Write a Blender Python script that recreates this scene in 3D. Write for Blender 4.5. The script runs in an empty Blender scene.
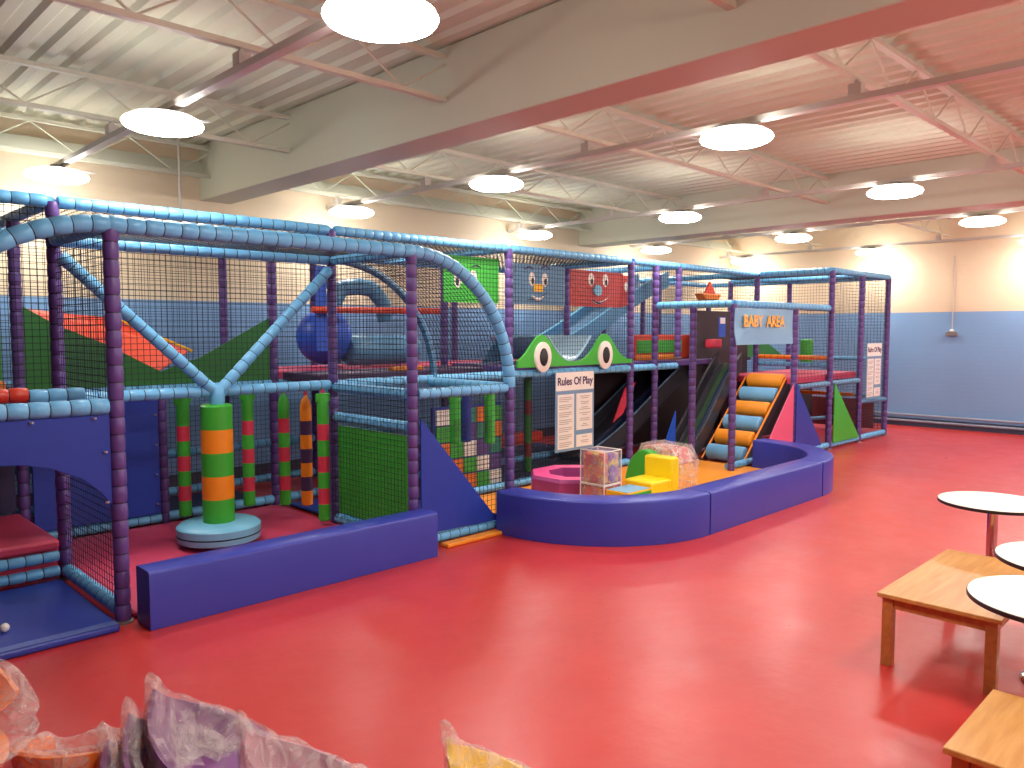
import bpy, bmesh, math, random
from mathutils import Vector, Matrix, noise
random.seed(7)
PI = math.pi
scn = bpy.context.scene
COL = scn.collection
V = Vector

# ------------------------------------------------------------------ materials
def lin(c):
    c = c / 255.0
    return c / 12.92 if c <= 0.04045 else ((c + 0.055) / 1.055) ** 2.4
def rgb(r, g, b): return (lin(r), lin(g), lin(b), 1)
def new_mat(name):
    m = bpy.data.materials.new(name); m.use_nodes = True
    nt = m.node_tree; bs = nt.nodes['Principled BSDF']
    return m, nt, bs
def mat(name, col, rough=0.5, metal=0.0, var=0.06, scale=6.0, bump=0.0, bscale=40.0, spec=0.5):
    """plain procedural material: a little value noise, optional fine bump"""
    m, nt, bs = new_mat(name)
    tc = nt.nodes.new('ShaderNodeTexCoord')
    nz = nt.nodes.new('ShaderNodeTexNoise'); nz.inputs['Scale'].default_value = scale; nz.inputs['Detail'].default_value = 3
    nt.links.new(tc.outputs['Object'], nz.inputs['Vector'])
    hsv = nt.nodes.new('ShaderNodeHueSaturation'); hsv.inputs['Color'].default_value = col
    mr = nt.nodes.new('ShaderNodeMapRange'); mr.inputs['To Min'].default_value = 1 - var; mr.inputs['To Max'].default_value = 1 + var
    nt.links.new(nz.outputs['Fac'], mr.inputs['Value']); nt.links.new(mr.outputs[0], hsv.inputs['Value'])
    nt.links.new(hsv.outputs[0], bs.inputs['Base Color'])
    bs.inputs['Roughness'].default_value = rough; bs.inputs['Metallic'].default_value = metal
    bs.inputs['Specular IOR Level'].default_value = spec
    if bump:
        n2 = nt.nodes.new('ShaderNodeTexNoise'); n2.inputs['Scale'].default_value = bscale; n2.inputs['Detail'].default_value = 4
        nt.links.new(tc.outputs['Object'], n2.inputs['Vector'])
        bp = nt.nodes.new('ShaderNodeBump'); bp.inputs['Strength'].default_value = bump; bp.inputs['Distance'].default_value = 0.01
        nt.links.new(n2.outputs['Fac'], bp.inputs['Height']); nt.links.new(bp.outputs[0], bs.inputs['Normal'])
    return m
M = {}
M['purple'] = mat('purple_vinyl', rgb(94, 68, 136), 0.42, bump=0.25, bscale=25)
M['blue_pad'] = mat('pale_blue_vinyl', rgb(108, 184, 232), 0.35, bump=0.3, bscale=25)
M['red_pad'] = mat('red_vinyl_pad', rgb(216, 62, 40), 0.35, bump=0.3, bscale=25)
M['orange_pad'] = mat('orange_vinyl_pad', rgb(235, 125, 30), 0.4)
M['tie'] = mat('black_cable_tie', rgb(26, 28, 44), 0.5)
M['net'] = mat('net_cord', rgb(32, 38, 54), 0.8)
M['navy'] = mat('royal_blue_vinyl', rgb(40, 62, 160), 0.38, bump=0.15, bscale=6)
M['navy_cloth'] = mat('navy_pvc_cloth', rgb(30, 60, 164), 0.45, bump=0.35, bscale=5)
M['navy_dark'] = mat('dark_navy_pvc', rgb(44, 44, 82), 0.6)
M['bumper'] = mat('indigo_bumper_vinyl', rgb(54, 62, 166), 0.33, bump=0.12, bscale=7)
M['pink'] = mat('pink_mat_vinyl', rgb(208, 64, 98), 0.45, bump=0.15, bscale=8)
M['pinkcloth'] = mat('rose_pink_pvc', rgb(226, 92, 130), 0.5)
M['orange_mat'] = mat('orange_floor_mat', rgb(246, 152, 34), 0.45, bump=0.15, bscale=8)
M['green'] = mat('bright_green_vinyl', rgb(62, 172, 50), 0.42)
M['green_dark'] = mat('deep_green_pvc', rgb(40, 116, 48), 0.55)
M['green_mid'] = mat('grass_green_pvc', rgb(66, 178, 56), 0.5)
M['orange'] = mat('bright_orange_vinyl', rgb(245, 142, 26), 0.42)
M['crimson'] = mat('crimson_vinyl', rgb(206, 52, 78), 0.42)
M['aubergine'] = mat('aubergine_vinyl', rgb(70, 44, 84), 0.5)
M['sky'] = mat('sky_blue_vinyl', rgb(116, 186, 218), 0.36)
M['sky_cloth'] = mat('sky_blue_banner_pvc', rgb(128, 178, 212), 0.5, bump=0.5, bscale=4)
M['redorange'] = mat('red_orange_pvc', rgb(226, 76, 48), 0.5)
M['royal'] = mat('royal_blue_pvc', rgb(40, 88, 200), 0.4)
M['steel_blue'] = mat('steel_blue_vinyl', rgb(88, 140, 178), 0.4)
M['face_blue'] = mat('face_board_blue', rgb(92, 138, 172), 0.5)
M['face_red'] = mat('face_board_red', rgb(184, 66, 62), 0.5)
M['face_green'] = mat('face_board_green', rgb(66, 190, 62), 0.5)
M['white'] = mat('white_board', rgb(236, 230, 222), 0.5)
M['black'] = mat('black_paint', rgb(28, 26, 30), 0.5)
M['ink'] = mat('dark_purple_ink', rgb(78, 52, 92), 0.6)
M['greyink'] = mat('grey_print', rgb(150, 140, 135), 0.6)
M['signblue'] = mat('sign_blue_print', rgb(118, 152, 184), 0.5)
M['amber'] = mat('amber_lettering', rgb(244, 184, 84), 0.5)
M['slide'] = mat('charcoal_slide_plastic', rgb(52, 50, 58), 0.3)
M['slidegreen'] = mat('dull_green_slide_lane', rgb(48, 72, 50), 0.35)
M['slideblue'] = mat('dull_blue_slide_lane', rgb(44, 62, 96), 0.35)
M['charcoal'] = mat('charcoal_interior_shade', rgb(66, 54, 60), 0.9)  # shade of the dim frame interior, as a colour for added sheets
M['chrome'] = mat('polished_chrome', rgb(200, 196, 196), 0.12, 1.0, var=0.01)
M['steel'] = mat('grey_steel', rgb(150, 148, 146), 0.4, 0.6)
M['trunk'] = mat('grey_cable_trunking', rgb(196, 190, 182), 0.5, 0.0)
M['laminate'] = mat('white_laminate', rgb(250, 244, 234), 0.25, var=0.01)
M['edge'] = mat('black_laminate_edge', rgb(40, 34, 36), 0.4)
M['yellow'] = mat('yellow_vinyl', rgb(252, 222, 20), 0.38)
M['gold'] = mat('golden_yellow_vinyl', rgb(250, 190, 16), 0.38)
M['magenta'] = mat('magenta_vinyl', rgb(160, 62, 128), 0.4)
M['hotpink'] = mat('hot_pink_vinyl', rgb(240, 84, 150), 0.4)
M['chair_purple'] = mat('purple_chair_plastic', rgb(128, 72, 132), 0.4)
M['chair_orange'] = mat('orange_chair_plastic', rgb(248, 138, 56), 0.4)
M['chair_yellow'] = mat('yellow_chair_plastic', rgb(246, 208, 40), 0.4)
M['lilac'] = mat('lilac_chair_plastic', rgb(176, 120, 140), 0.4)
M['beam'] = mat('painted_beam', rgb(198, 198, 178), 0.6, var=0.04, scale=1.2)
M['truss'] = mat('painted_truss_steel', rgb(208, 208, 188), 0.55)
M['zinc'] = mat('zinc_fixing', rgb(200, 200, 200), 0.35, 0.8)
M['bluegrey'] = mat('blue_grey_slide_lip', rgb(90, 120, 150), 0.35)
M['teal'] = mat('teal_vinyl', rgb(52, 140, 112), 0.5)

def wood(name, c1, c2):
    m, nt, bs = new_mat(name)
    tc = nt.nodes.new('ShaderNodeTexCoord'); mp = nt.nodes.new('ShaderNodeMapping')
    mp.inputs['Scale'].default_value = (1.5, 14, 14)
    nz = nt.nodes.new('ShaderNodeTexNoise'); nz.inputs['Scale'].default_value = 2.4; nz.inputs['Detail'].default_value = 6; nz.inputs['Distortion'].default_value = 0.4
    cr = nt.nodes.new('ShaderNodeValToRGB'); cr.color_ramp.elements[0].color = c1; cr.color_ramp.elements[1].color = c2
    cr.color_ramp.elements[0].position = 0.3; cr.color_ramp.elements[1].position = 0.7
    nt.links.new(tc.outputs['Object'], mp.inputs['Vector']); nt.links.new(mp.outputs[0], nz.inputs['Vector'])
    nt.links.new(nz.outputs['Fac'], cr.inputs['Fac']); nt.links.new(cr.outputs[0], bs.inputs['Base Color'])
    bs.inputs['Roughness'].default_value = 0.36
    return m
M['oak'] = wood('light_oak_veneer', rgb(196, 136, 66), rgb(218, 162, 92))
M['oak_leg'] = wood('oak_leg_wood', rgb(178, 110, 56), rgb(198, 130, 70))

def floor_mat():
    m, nt, bs = new_mat('red_vinyl_floor')
    tc = nt.nodes.new('ShaderNodeTexCoord')
    nz = nt.nodes.new('ShaderNodeTexNoise'); nz.inputs['Scale'].default_value = 0.8; nz.inputs['Detail'].default_value = 6
    cr = nt.nodes.new('ShaderNodeValToRGB')
    cr.color_ramp.elements[0].color = rgb(190, 48, 44); cr.color_ramp.elements[1].color = rgb(204, 60, 54)
    cr.color_ramp.elements[0].position = 0.3; cr.color_ramp.elements[1].position = 0.7
    nt.links.new(tc.outputs['Object'], nz.inputs['Vector']); nt.links.new(nz.outputs['Fac'], cr.inputs['Fac'])
    nt.links.new(cr.outputs[0], bs.inputs['Base Color'])
    # worn patches change the gloss
    n2 = nt.nodes.new('ShaderNodeTexNoise'); n2.inputs['Scale'].default_value = 3.0; n2.inputs['Detail'].default_value = 8; n2.inputs['Roughness'].default_value = 0.7
    nt.links.new(tc.outputs['Object'], n2.inputs['Vector'])
    mr = nt.nodes.new('ShaderNodeMapRange'); mr.inputs['From Min'].default_value = 0.3; mr.inputs['From Max'].default_value = 0.7
    mr.inputs['To Min'].default_value = 0.27; mr.inputs['To Max'].default_value = 0.42
    nt.links.new(n2.outputs['Fac'], mr.inputs['Value']); nt.links.new(mr.outputs[0], bs.inputs['Roughness'])
    n3 = nt.nodes.new('ShaderNodeTexNoise'); n3.inputs['Scale'].default_value = 9.0; n3.inputs['Detail'].default_value = 5
    nt.links.new(tc.outputs['Object'], n3.inputs['Vector'])
    bp = nt.nodes.new('ShaderNodeBump'); bp.inputs['Strength'].default_value = 0.28; bp.inputs['Distance'].default_value = 0.01
    nt.links.new(n3.outputs['Fac'], bp.inputs['Height']); nt.links.new(bp.outputs[0], bs.inputs['Normal'])
    bs.inputs['Specular IOR Level'].default_value = 0.6
    return m
M['floor'] = floor_mat()

def wall_mat():
    """painted blockwork: blue below 1.97 m, cream above, faint courses"""
    m, nt, bs = new_mat('two_tone_painted_blockwork')
    ge = nt.nodes.new('ShaderNodeNewGeometry'); sp = nt.nodes.new('ShaderNodeSeparateXYZ')
    nt.links.new(ge.outputs['Position'], sp.inputs[0])
    gt = nt.nodes.new('ShaderNodeMath'); gt.operation = 'GREATER_THAN'; gt.inputs[1].default_value = 1.97
    nt.links.new(sp.outputs['Z'], gt.inputs[0])
    mx = nt.nodes.new('ShaderNodeMix'); mx.data_type = 'RGBA'
    mx.inputs['A'].default_value = rgb(124, 164, 208); mx.inputs['B'].default_value = rgb(226, 206, 176)
    nt.links.new(gt.outputs[0], mx.inputs['Factor'])
    nz = nt.nodes.new('ShaderNodeTexNoise'); nz.inputs['Scale'].default_value = 1.3
    hs = nt.nodes.new('ShaderNodeHueSaturation'); mr = nt.nodes.new('ShaderNodeMapRange')
    mr.inputs['To Min'].default_value = 0.94; mr.inputs['To Max'].default_value = 1.06
    nt.links.new(nz.outputs['Fac'], mr.inputs['Value']); nt.links.new(mr.outputs[0], hs.inputs['Value'])
    nt.links.new(mx.outputs['Result'], hs.inputs['Color']); nt.links.new(hs.outputs[0], bs.inputs['Base Color'])
    bs.inputs['Roughness'].default_value = 0.55
    wv = nt.nodes.new('ShaderNodeMath'); wv.operation = 'FRACT'
    dv = nt.nodes.new('ShaderNodeMath'); dv.operation = 'DIVIDE'; dv.inputs[1].default_value = 0.075
    nt.links.new(sp.outputs['Z'], dv.inputs[0]); nt.links.new(dv.outputs[0], wv.inputs[0])
    g2 = nt.nodes.new('ShaderNodeMath'); g2.operation = 'GREATER_THAN'; g2.inputs[1].default_value = 0.14
    nt.links.new(wv.outputs[0], g2.inputs[0])
    bp = nt.nodes.new('ShaderNodeBump'); bp.inputs['Strength'].default_value = 0.35; bp.inputs['Distance'].default_value = 0.005
    nt.links.new(g2.outputs[0], bp.inputs['Height']); nt.links.new(bp.outputs[0], bs.inputs['Normal'])
    return m
M['wall'] = wall_mat()
M['roof'] = mat('painted_roof_decking', rgb(202, 202, 180), 0.6, var=0.05, scale=0.8)
M['skirt'] = mat('dark_skirting', rgb(70, 76, 100), 0.6)
M['pipe'] = mat('painted_pipe', rgb(140, 150, 168), 0.4)

def emit(name, col, s):
    m, nt, bs = new_mat(name)
    bs.inputs['Base Color'].default_value = col
    bs.inputs['Emission Color'].default_value = col; bs.inputs['Emission Strength'].default_value = s
    return m
M['lamp'] = emit('lit_lamp_diffuser', (1.0, 0.96, 0.9, 1), 46.0)

M['lamp_top'] = emit('lit_lamp_rim', (1.0, 0.96, 0.9, 1), 30.0)
def film(name, tint, opac):
    m, nt, bs = new_mat(name)
    out = nt.nodes['Material Output']
    tr = nt.nodes.new('ShaderNodeBsdfTransparent'); tr.inputs['Color'].default_value = (1, 1, 1, 1)
    bs.inputs['Base Color'].default_value = tint; bs.inputs['Roughness'].default_value = 0.1; bs.inputs['Specular IOR Level'].default_value = 0.9
    tc = nt.nodes.new('ShaderNodeTexCoord')
    vz = nt.nodes.new('ShaderNodeTexNoise'); vz.inputs['Scale'].default_value = 14; vz.inputs['Detail'].default_value = 6; vz.inputs['Distortion'].default_value = 1.6
    nt.links.new(tc.outputs['Object'], vz.inputs['Vector'])
    bp = nt.nodes.new('ShaderNodeBump'); bp.inputs['Strength'].default_value = 1.0; bp.inputs['Distance'].default_value = 0.03
    nt.links.new(vz.outputs['Fac'], bp.inputs['Height']); nt.links.new(bp.outputs[0], bs.inputs['Normal'])
    mr = nt.nodes.new('ShaderNodeMapRange'); mr.inputs['From Min'].default_value = 0.35; mr.inputs['From Max'].default_value = 0.7
    mr.inputs['To Min'].default_value = opac * 0.55; mr.inputs['To Max'].default_value = min(1, opac * 1.6)
    nt.links.new(vz.outputs['Fac'], mr.inputs['Value'])
    mx = nt.nodes.new('ShaderNodeMixShader')
    nt.links.new(mr.outputs[0], mx.inputs[0]); nt.links.new(tr.outputs[0], mx.inputs[1]); nt.links.new(bs.outputs[0], mx.inputs[2])
    nt.links.new(mx.outputs[0], out.inputs['Surface'])
    return m
M['film'] = film('clear_polythene', rgb(240, 226, 222), 0.3)
M['cubefilm'] = film('clear_vinyl_case', rgb(200, 186, 224), 0.3)
def confetti(name, cols, scale):
    m, nt, bs = new_mat(name)
    tc = nt.nodes.new('ShaderNodeTexCoord'); vo = nt.nodes.new('ShaderNodeTexVoronoi'); vo.inputs['Scale'].default_value = scale
    nt.links.new(tc.outputs['Object'], vo.inputs['Vector'])
    sp = nt.nodes.new('ShaderNodeSeparateColor'); nt.links.new(vo.outputs['Color'], sp.inputs[0])
    cr = nt.nodes.new('ShaderNodeValToRGB'); cr.color_ramp.interpolation = 'CONSTANT'
    while len(cr.color_ramp.elements) < len(cols): cr.color_ramp.elements.new(0.5)
    for i, c in enumerate(cols):
        cr.color_ramp.elements[i].position = i / len(cols); cr.color_ramp.elements[i].color = c
    nt.links.new(sp.outputs[0], cr.inputs['Fac']); nt.links.new(cr.outputs[0], bs.inputs['Base Color'])
    bs.inputs['Roughness'].default_value = 0.4
    return m
M['conf_orange'] = confetti('orange_patterned_block', [rgb(238, 140, 60), rgb(226, 96, 60), rgb(240, 190, 80), rgb(236, 150, 70)], 16)
M['conf_purple'] = confetti('purple_yellow_patterned_block', [rgb(150, 110, 170), rgb(240, 214, 120), rgb(232, 206, 110), rgb(190, 150, 180)], 18)
M['conf_red'] = confetti('red_white_patterned_cover', [rgb(214, 84, 84), rgb(232, 180, 170), rgb(206, 100, 96), rgb(238, 214, 200)], 20)
M['conf_yellow'] = confetti('yellow_orange_patterned_cover', [rgb(246, 198, 70), rgb(244, 172, 60), rgb(250, 214, 110), rgb(240, 160, 60)], 14)

# ------------------------------------------------------------------ mesh builder
class MB:
    def __init__(s): s.v = []; s.f = []; s.m = []; s.mats = []
    def mi(s, m):
        if m not in s.mats: s.mats.append(m)
        return s.mats.index(m)
    def add(s, vs, fs, m):
        o = len(s.v); k = s.mi(m); s.v += [tuple(p) for p in vs]
        for f in fs: s.f.append(tuple(i + o for i in f)); s.m.append(k)
    def box(s, c, d, m, rz=0.0, mx=None):
        vs = []
        for z in (-1, 1):
            for x, y in ((-1, -1), (1, -1), (1, 1), (-1, 1)):
                p = V((x * d[0] / 2, y * d[1] / 2, z * d[2] / 2))
                if mx is not None: p = mx @ p
                if rz: p = Matrix.Rotation(rz, 3, 'Z') @ p
                vs.append(p + V(c))
        s.add(vs, [(3, 2, 1, 0), (4, 5, 6, 7), (0, 1, 5, 4), (1, 2, 6, 5), (2, 3, 7, 6), (3, 0, 4, 7)], m)
    def b2(s, x0, x1, y0, y1, z0, z1, m): s.box(((x0 + x1) / 2, (y0 + y1) / 2, (z0 + z1) / 2), (x1 - x0, y1 - y0, z1 - z0), m)
    def rings(s, rings, m, closed_ring=True, cap=True, mlist=None):
        n = len(rings[0]); o = len(s.v); k = s.mi(m)
        for r in rings: s.v += [tuple(p) for p in r]
        for i in range(len(rings) - 1):
            kk = s.mi(mlist[i]) if mlist else k
            for j in range(n if closed_ring else n - 1):
                j2 = (j + 1) % n
                s.f.append((o + i * n + j, o + i * n + j2, o + (i + 1) * n + j2, o + (i + 1) * n + j)); s.m.append(kk)
        if cap and closed_ring:
            s.f.append(tuple(o + j for j in reversed(range(n)))); s.m.append(s.mi(mlist[0]) if mlist else k)
            e = o + (len(rings) - 1) * n
            s.f.append(tuple(e + j for j in range(n))); s.m.append(s.mi(mlist[-1]) if mlist else k)
    def sweep(s, pts, rads, m, n=10, mlist=None, cap=True):
        """tube through pts with a radius at each"""
        pts = [V(p) for p in pts]
        t = (pts[1] - pts[0]).normalized()
        up = V((0, 0, 1)) if abs(t.z) < 0.9 else V((1, 0, 0))
        a = t.cross(up).normalized(); R = []
        for i, p in enumerate(pts):
            if i == 0: t = pts[1] - pts[0]
            elif i == len(pts) - 1: t = pts[-1] - pts[-2]
            else: t = pts[i + 1] - pts[i - 1]
            if t.length < 1e-9: t = V((0, 0, 1))
            t.normalize()
            a = (a - t * a.dot(t))
            if a.length < 1e-6: a = t.orthogonal()
            a.normalize(); b = t.cross(a)
            R.append([p + (a * math.cos(2 * PI * j / n) + b * math.sin(2 * PI * j / n)) * rads[i] for j in range(n)])
        s.rings(R, m, mlist=mlist, cap=cap)
    def pad(s, pts, m, r=0.042, pitch=0.098, n=10):
        """foam sleeve round a pole: foam bulges between black cable ties"""
        pts = [V(p) for p in pts]
        d = [0]
        for i in range(1, len(pts)): d.append(d[-1] + (pts[i] - pts[i - 1]).length)
        L = d[-1]
        def at(u):
            u = min(max(u, 0), L)
            for i in range(1, len(pts)):
                if u <= d[i] + 1e-9:
                    k = (u - d[i - 1]) / max(1e-9, d[i] - d[i - 1]); return pts[i - 1].lerp(pts[i], k)
            return pts[-1]
        nseg = max(1, int(round(L / pitch))); P = []; Rd = []; ml = []
        for i in range(nseg):
            a = L * i / nseg; b = L * (i + 1) / nseg; w = b - a
            j = random.uniform(-0.12, 0.12) * w if 0 < i < nseg - 1 else 0
            P += [at(a + 0.003), at(a + 0.010), at((a + b) / 2), at(b - 0.010), at(b - 0.003)]
            rr = r * random.uniform(0.97, 1.03)
            Rd += [r * 0.9, rr * 0.985, rr * 1.02, rr * 0.985, r * 0.9]
            ml += [m, m, m, m, M['tie']]
        s.sweep(P, Rd, m, n=n, mlist=ml[:-1])
    def lathe(s, prof, c, m, n=32, mlist=None, cap=True):
        R = [[V((c[0] + r * math.cos(2 * PI * j / n), c[1] + r * math.sin(2 * PI * j / n), c[2] + z)) for j in range(n)] for r, z in prof]
        s.rings(R, m, mlist=mlist, cap=cap)
    def prism(s, poly, d, m, back=None):
        """poly: list of 3-D points (planar), extruded by vector d"""
        n = len(poly); d = V(d); a = [V(p) for p in poly]; b = [p + d for p in a]
        o = len(s.v); k = s.mi(m); s.v += [tuple(p) for p in a + b]
        s.f.append(tuple(range(o + n - 1, o - 1, -1))); s.m.append(k)
        s.f.append(tuple(range(o + n, o + 2 * n))); s.m.append(k)
        for i in range(n):
            j = (i + 1) % n
            s.f.append((o + i, o + j, o + n + j, o + n + i)); s.m.append(k)
    def net(s, fn, nu, nv, m, su=1, sv=1, w=0.0048, inside=None):
        """woven net over the surface fn(u,v): nu x nv cells of real cord"""
        def cord(P):
            run = []
            for p in P + [None]:
                if p is None:
                    if len(run) > 1: s.sweep(run, [w / 2] * len(run), m, n=3, cap=False)
                    run = []
                else: run.append(p)
        for i in range(nu + 1):
            u = i / nu
            st = max(sv, nv if inside else sv)
            cord([(V(fn(u, k / st)) if (not inside or inside(u, k / st)) else None) for k in range(st + 1)])
        for j in range(nv + 1):
            v = j / nv
            st = max(su, nu if inside else su)
            cord([(V(fn(k / st, v)) if (not inside or inside(k / st, v)) else None) for k in range(st + 1)])
    def build(s, name, parent=None, smooth=True, bevel=0.0, bseg=2, ang=40):
        me = bpy.data.meshes.new(name)
        off = V((0, 0, 0))
        if parent is not None: off = V(parent.get('_o', (0, 0, 0))) if '_o' in parent else V(parent.location)
        me.from_pydata([tuple(V(p) - off) for p in s.v], [], s.f)
        for m in s.mats: me.materials.append(m)
        for p, k in zip(me.polygons, s.m): p.material_index = k
        me.update()
        bm = bmesh.new(); bm.from_mesh(me); bmesh.ops.recalc_face_normals(bm, faces=bm.faces); bm.to_mesh(me); bm.free()
        if smooth:
            me.polygons.foreach_set('use_smooth', [True] * len(me.polygons))
            try: me.set_sharp_from_angle(angle=math.radians(ang))
            except Exception: pass
        o = bpy.data.objects.new(name, me); COL.objects.link(o)
        if parent is not None:
            o.parent = parent
        if bevel:
            b = o.modifiers.new('bevel', 'BEVEL'); b.width = bevel; b.segments = bseg; b.limit_method = 'ANGLE'; b.angle_limit = math.radians(50)
        return o

def abs_off(parent):
    off = V((0, 0, 0)); p = parent
    while p is not None: off += V(p.location); p = p.parent
    return off
# children carry vertices relative to the absolute position of their parent
_old_build = MB.build
def build(s, name, parent=None, **k):
    if parent is not None:
        off = abs_off(parent); sv = s.v; s.v = [tuple(V(p) - off) for p in sv]
        hold = parent.location.copy(); 
        o = _old_build(s, name, None, **k); o.parent = parent; s.v = sv
        return o
    return _old_build(s, name, None, **k)
MB.build = build

def tag(o, label, cat, group=None):
    o['label'] = label; o['category'] = cat
    if group: o['group'] = group
    return o
def thing(name, loc, label, cat, group=None):
    o = bpy.data.objects.new(name, None); COL.objects.link(o); o.location = loc; o.empty_display_size = 0.1
    return tag(o, label, cat, group)
def struct(o): o['kind'] = 'structure'; return o
def recentre(o):
    """move a top-level mesh's origin to its base centre"""
    me = o.data; xs = [v.co for v in me.vertices]
    c = V(((min(v.x for v in xs) + max(v.x for v in xs)) / 2, (min(v.y for v in xs) + max(v.y for v in xs)) / 2, min(v.z for v in xs)))
    for v in me.vertices: v.co -= c
    o.location = V(o.location) + c
    return o
def copy_tree(o, parent=None):
    c = o.copy(); COL.objects.link(c); c.parent = parent
    for ch in list(o.children): copy_tree(ch, c)
    return c
def text(name, body, origin, xdir, updir, size, m, parent, off=0.0, depth=0.002, sx=1.0):
    cu = bpy.data.curves.new(name, 'FONT'); cu.body = body; cu.size = size; cu.extrude = depth; cu.offset = off; cu.align_x = 'CENTER'; cu.align_y = 'CENTER'
    t = bpy.data.objects.new(name + '_tmp', cu); COL.objects.link(t)
    dg = bpy.context.evaluated_depsgraph_get(); me = bpy.data.meshes.new_from_object(t.evaluated_get(dg))
    bpy.data.objects.remove(t)
    x = V(xdir).normalized(); y = V(updir).normalized(); z = x.cross(y)
    mx = Matrix((x * sx, y, z)).transposed(); b = abs_off(parent) if parent else V((0, 0, 0))
    for v in me.vertices: v.co = mx @ v.co + V(origin) - b
    me.materials.clear(); me.materials.append(m); me.name = name
    o = bpy.data.objects.new(name, me); COL.objects.link(o); o.parent = parent
    return o

# ------------------------------------------------------------------ room shell
X0, X1, Y0, Y1, ZR = -7.0, 14.45, -5.0, 8.3, 3.58
b = MB(); b.b2(X0 - .2, X1 + .2, Y0 - .2, Y1 + .2, -0.1, 0, M['floor']); struct(b.build('floor', smooth=False))
b = MB(); b.b2(X0 - .2, X1 + .2, Y1, Y1 + .2, 0, ZR + .2, M['wall']); struct(b.build('wall_back', smooth=False))
b = MB(); b.b2(X1, X1 + .2, Y0 - .2, Y1, 0, ZR + .2, M['wall']); struct(b.build('wall_right', smooth=False))
b = MB(); b.b2(X0 - .2, X0, Y0 - .2, Y1, 0, ZR + .2, M['wall']); struct(b.build('wall_left', smooth=False))
b = MB(); b.b2(X0, X1, Y0 - .2, Y0, 0, ZR + .2, M['wall']); struct(b.build('wall_front', smooth=False))
# trapezoidal roof decking, ribs running towards the back wall
b = MB(); prof = []; x = X0 - .2; p = 0.2
while x < X1 + .2:
    prof += [(x, ZR), (x + p * .35, ZR), (x + p * .5, ZR + .028), (x + p * .85, ZR + .028)]; x += p
R = [[V((q[0], y, q[1])) for q in prof] + [V((q[0], y, ZR + .12)) for q in reversed(prof)] for y in (Y0 - .2, Y1 + .2)]
b.rings(R, M['roof'], cap=False); struct(b.build('ceiling', smooth=False))
# big boxed beams and the eaves beam along the back wall
for i, (xa, xb, zb) in enumerate(((3.54, 3.88, 3.03), (9.7, 10.1, 3.02), (-2.6, -2.3, 3.03))):
    b = MB(); b.b2(xa, xb, Y0, Y1, zb, ZR + .02, M['beam']); struct(b.build('trim_%d' % (i + 1), bevel=.008))
b = MB(); b.b2(X0, X1, Y1 - .06, Y1, 3.3, 3.42, M['beam']); struct(b.build('trim_4', bevel=.005))
b = MB(); b.b2(X1 - .02, X1, Y0, Y1, 0, .14, M['skirt']); struct(b.build('baseboard_right', smooth=False))
b = MB(); b.b2(X0, X1, Y1 - .02, Y1, 0, .14, M['skirt']); struct(b.build('baseboard_back', smooth=False))
# pipes along the foot of the right wall
for z, l in ((.10, 'lower grey heating pipe along the foot of the blue wall'), (.20, 'upper grey heating pipe along the foot of the blue wall')):
    b = MB(); b.sweep([(X1 - .09, Y0 + .3, z), (X1 - .09, Y1 - .2, z)], [.02, .02], M['pipe'], n=8)
    for y in (-3, -1, 1, 3, 5, 7): b.b2(X1 - .09, X1 - .021, y, y + .03, z - .012, z + .012, M['pipe'])
    tag(recentre(b.build('heating_pipe')), l, 'pipe')
# lattice purlins: bottom chord, top chord, zig-zag web
purl = (( -3.9, 'lattice roof girder far behind the lamps nearest the camera side'), (-1.9, 'lattice roof girder on the camera side of the hall'), (0.1, 'lattice roof girder just ahead of the white tables'),
        (2.05, 'lattice roof girder above the round tables, steepest in the picture'), (4.25, 'lattice roof girder above the front bay of the play frame'), (6.4, 'lattice roof girder above the rear half of the play frame'), (8.05, 'lattice roof girder beside the back wall'))
for y, l in purl:
    if y < 1.5 and y < -2.5: continue
    t = thing('roof_girder', (0, y, 3.2), l, 'girder', 'lattice girders under the roof')
    for z, nm in ((3.24, 'bottom_chord'), (3.53, 'top_chord')):
        b = MB(); b.b2(X0, X1, y - .025, y + .025, z - .016, z + .016, M['truss']); b.build(nm, t, smooth=False)
    b = MB(); x = X0 + .1; k = 0
    while x < X1 - .5:
        za, zb = (3.25, 3.52) if k % 2 == 0 else (3.52, 3.25)
        b.sweep([(x, y, za), (x + .42, y, zb)], [.008, .008], M['truss'], n=6); x += .42; k += 1
    b.build('web_rods', t)
# lamp rows
LX = [2.03, 5.03, 8.05, 11.0, 13.93]; LY = [-4.4, -2.0, 0.4, 2.86, 5.3, 7.7]
rown = ['closest to the camera on the left', 'passing over the front bay', 'passing over the orange baby mat', 'passing over the green triangle', 'closest to the far blue wall']
for i, x in enumerate(LX):
    xx = x + .04
    t = thing('cable_trunking', (xx, 2, 3.1), 'grey lamp trunking hung below the roof, row ' + rown[i], 'trunking', 'lamp trunking under the roof')
    ye = 8.25 if i else 7.9
    b = MB(); b.b2(xx - .03, xx + .03, Y0, ye, 3.09, 3.13, M['trunk']); b.build('channel', t, smooth=False)
    for py, _ in purl:
        if py < -2.5 or py > ye: continue
        b = MB(); b.b2(xx - .035, xx + .035, py - .04, py + .04, 3.13, 3.20, M['trunk']); b.b2(xx - .012, xx + .012, py - .012, py + .012, 3.2, 3.24, M['trunk'])
        b.build('clamp', t, smooth=False)
lamp0 = None
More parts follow.
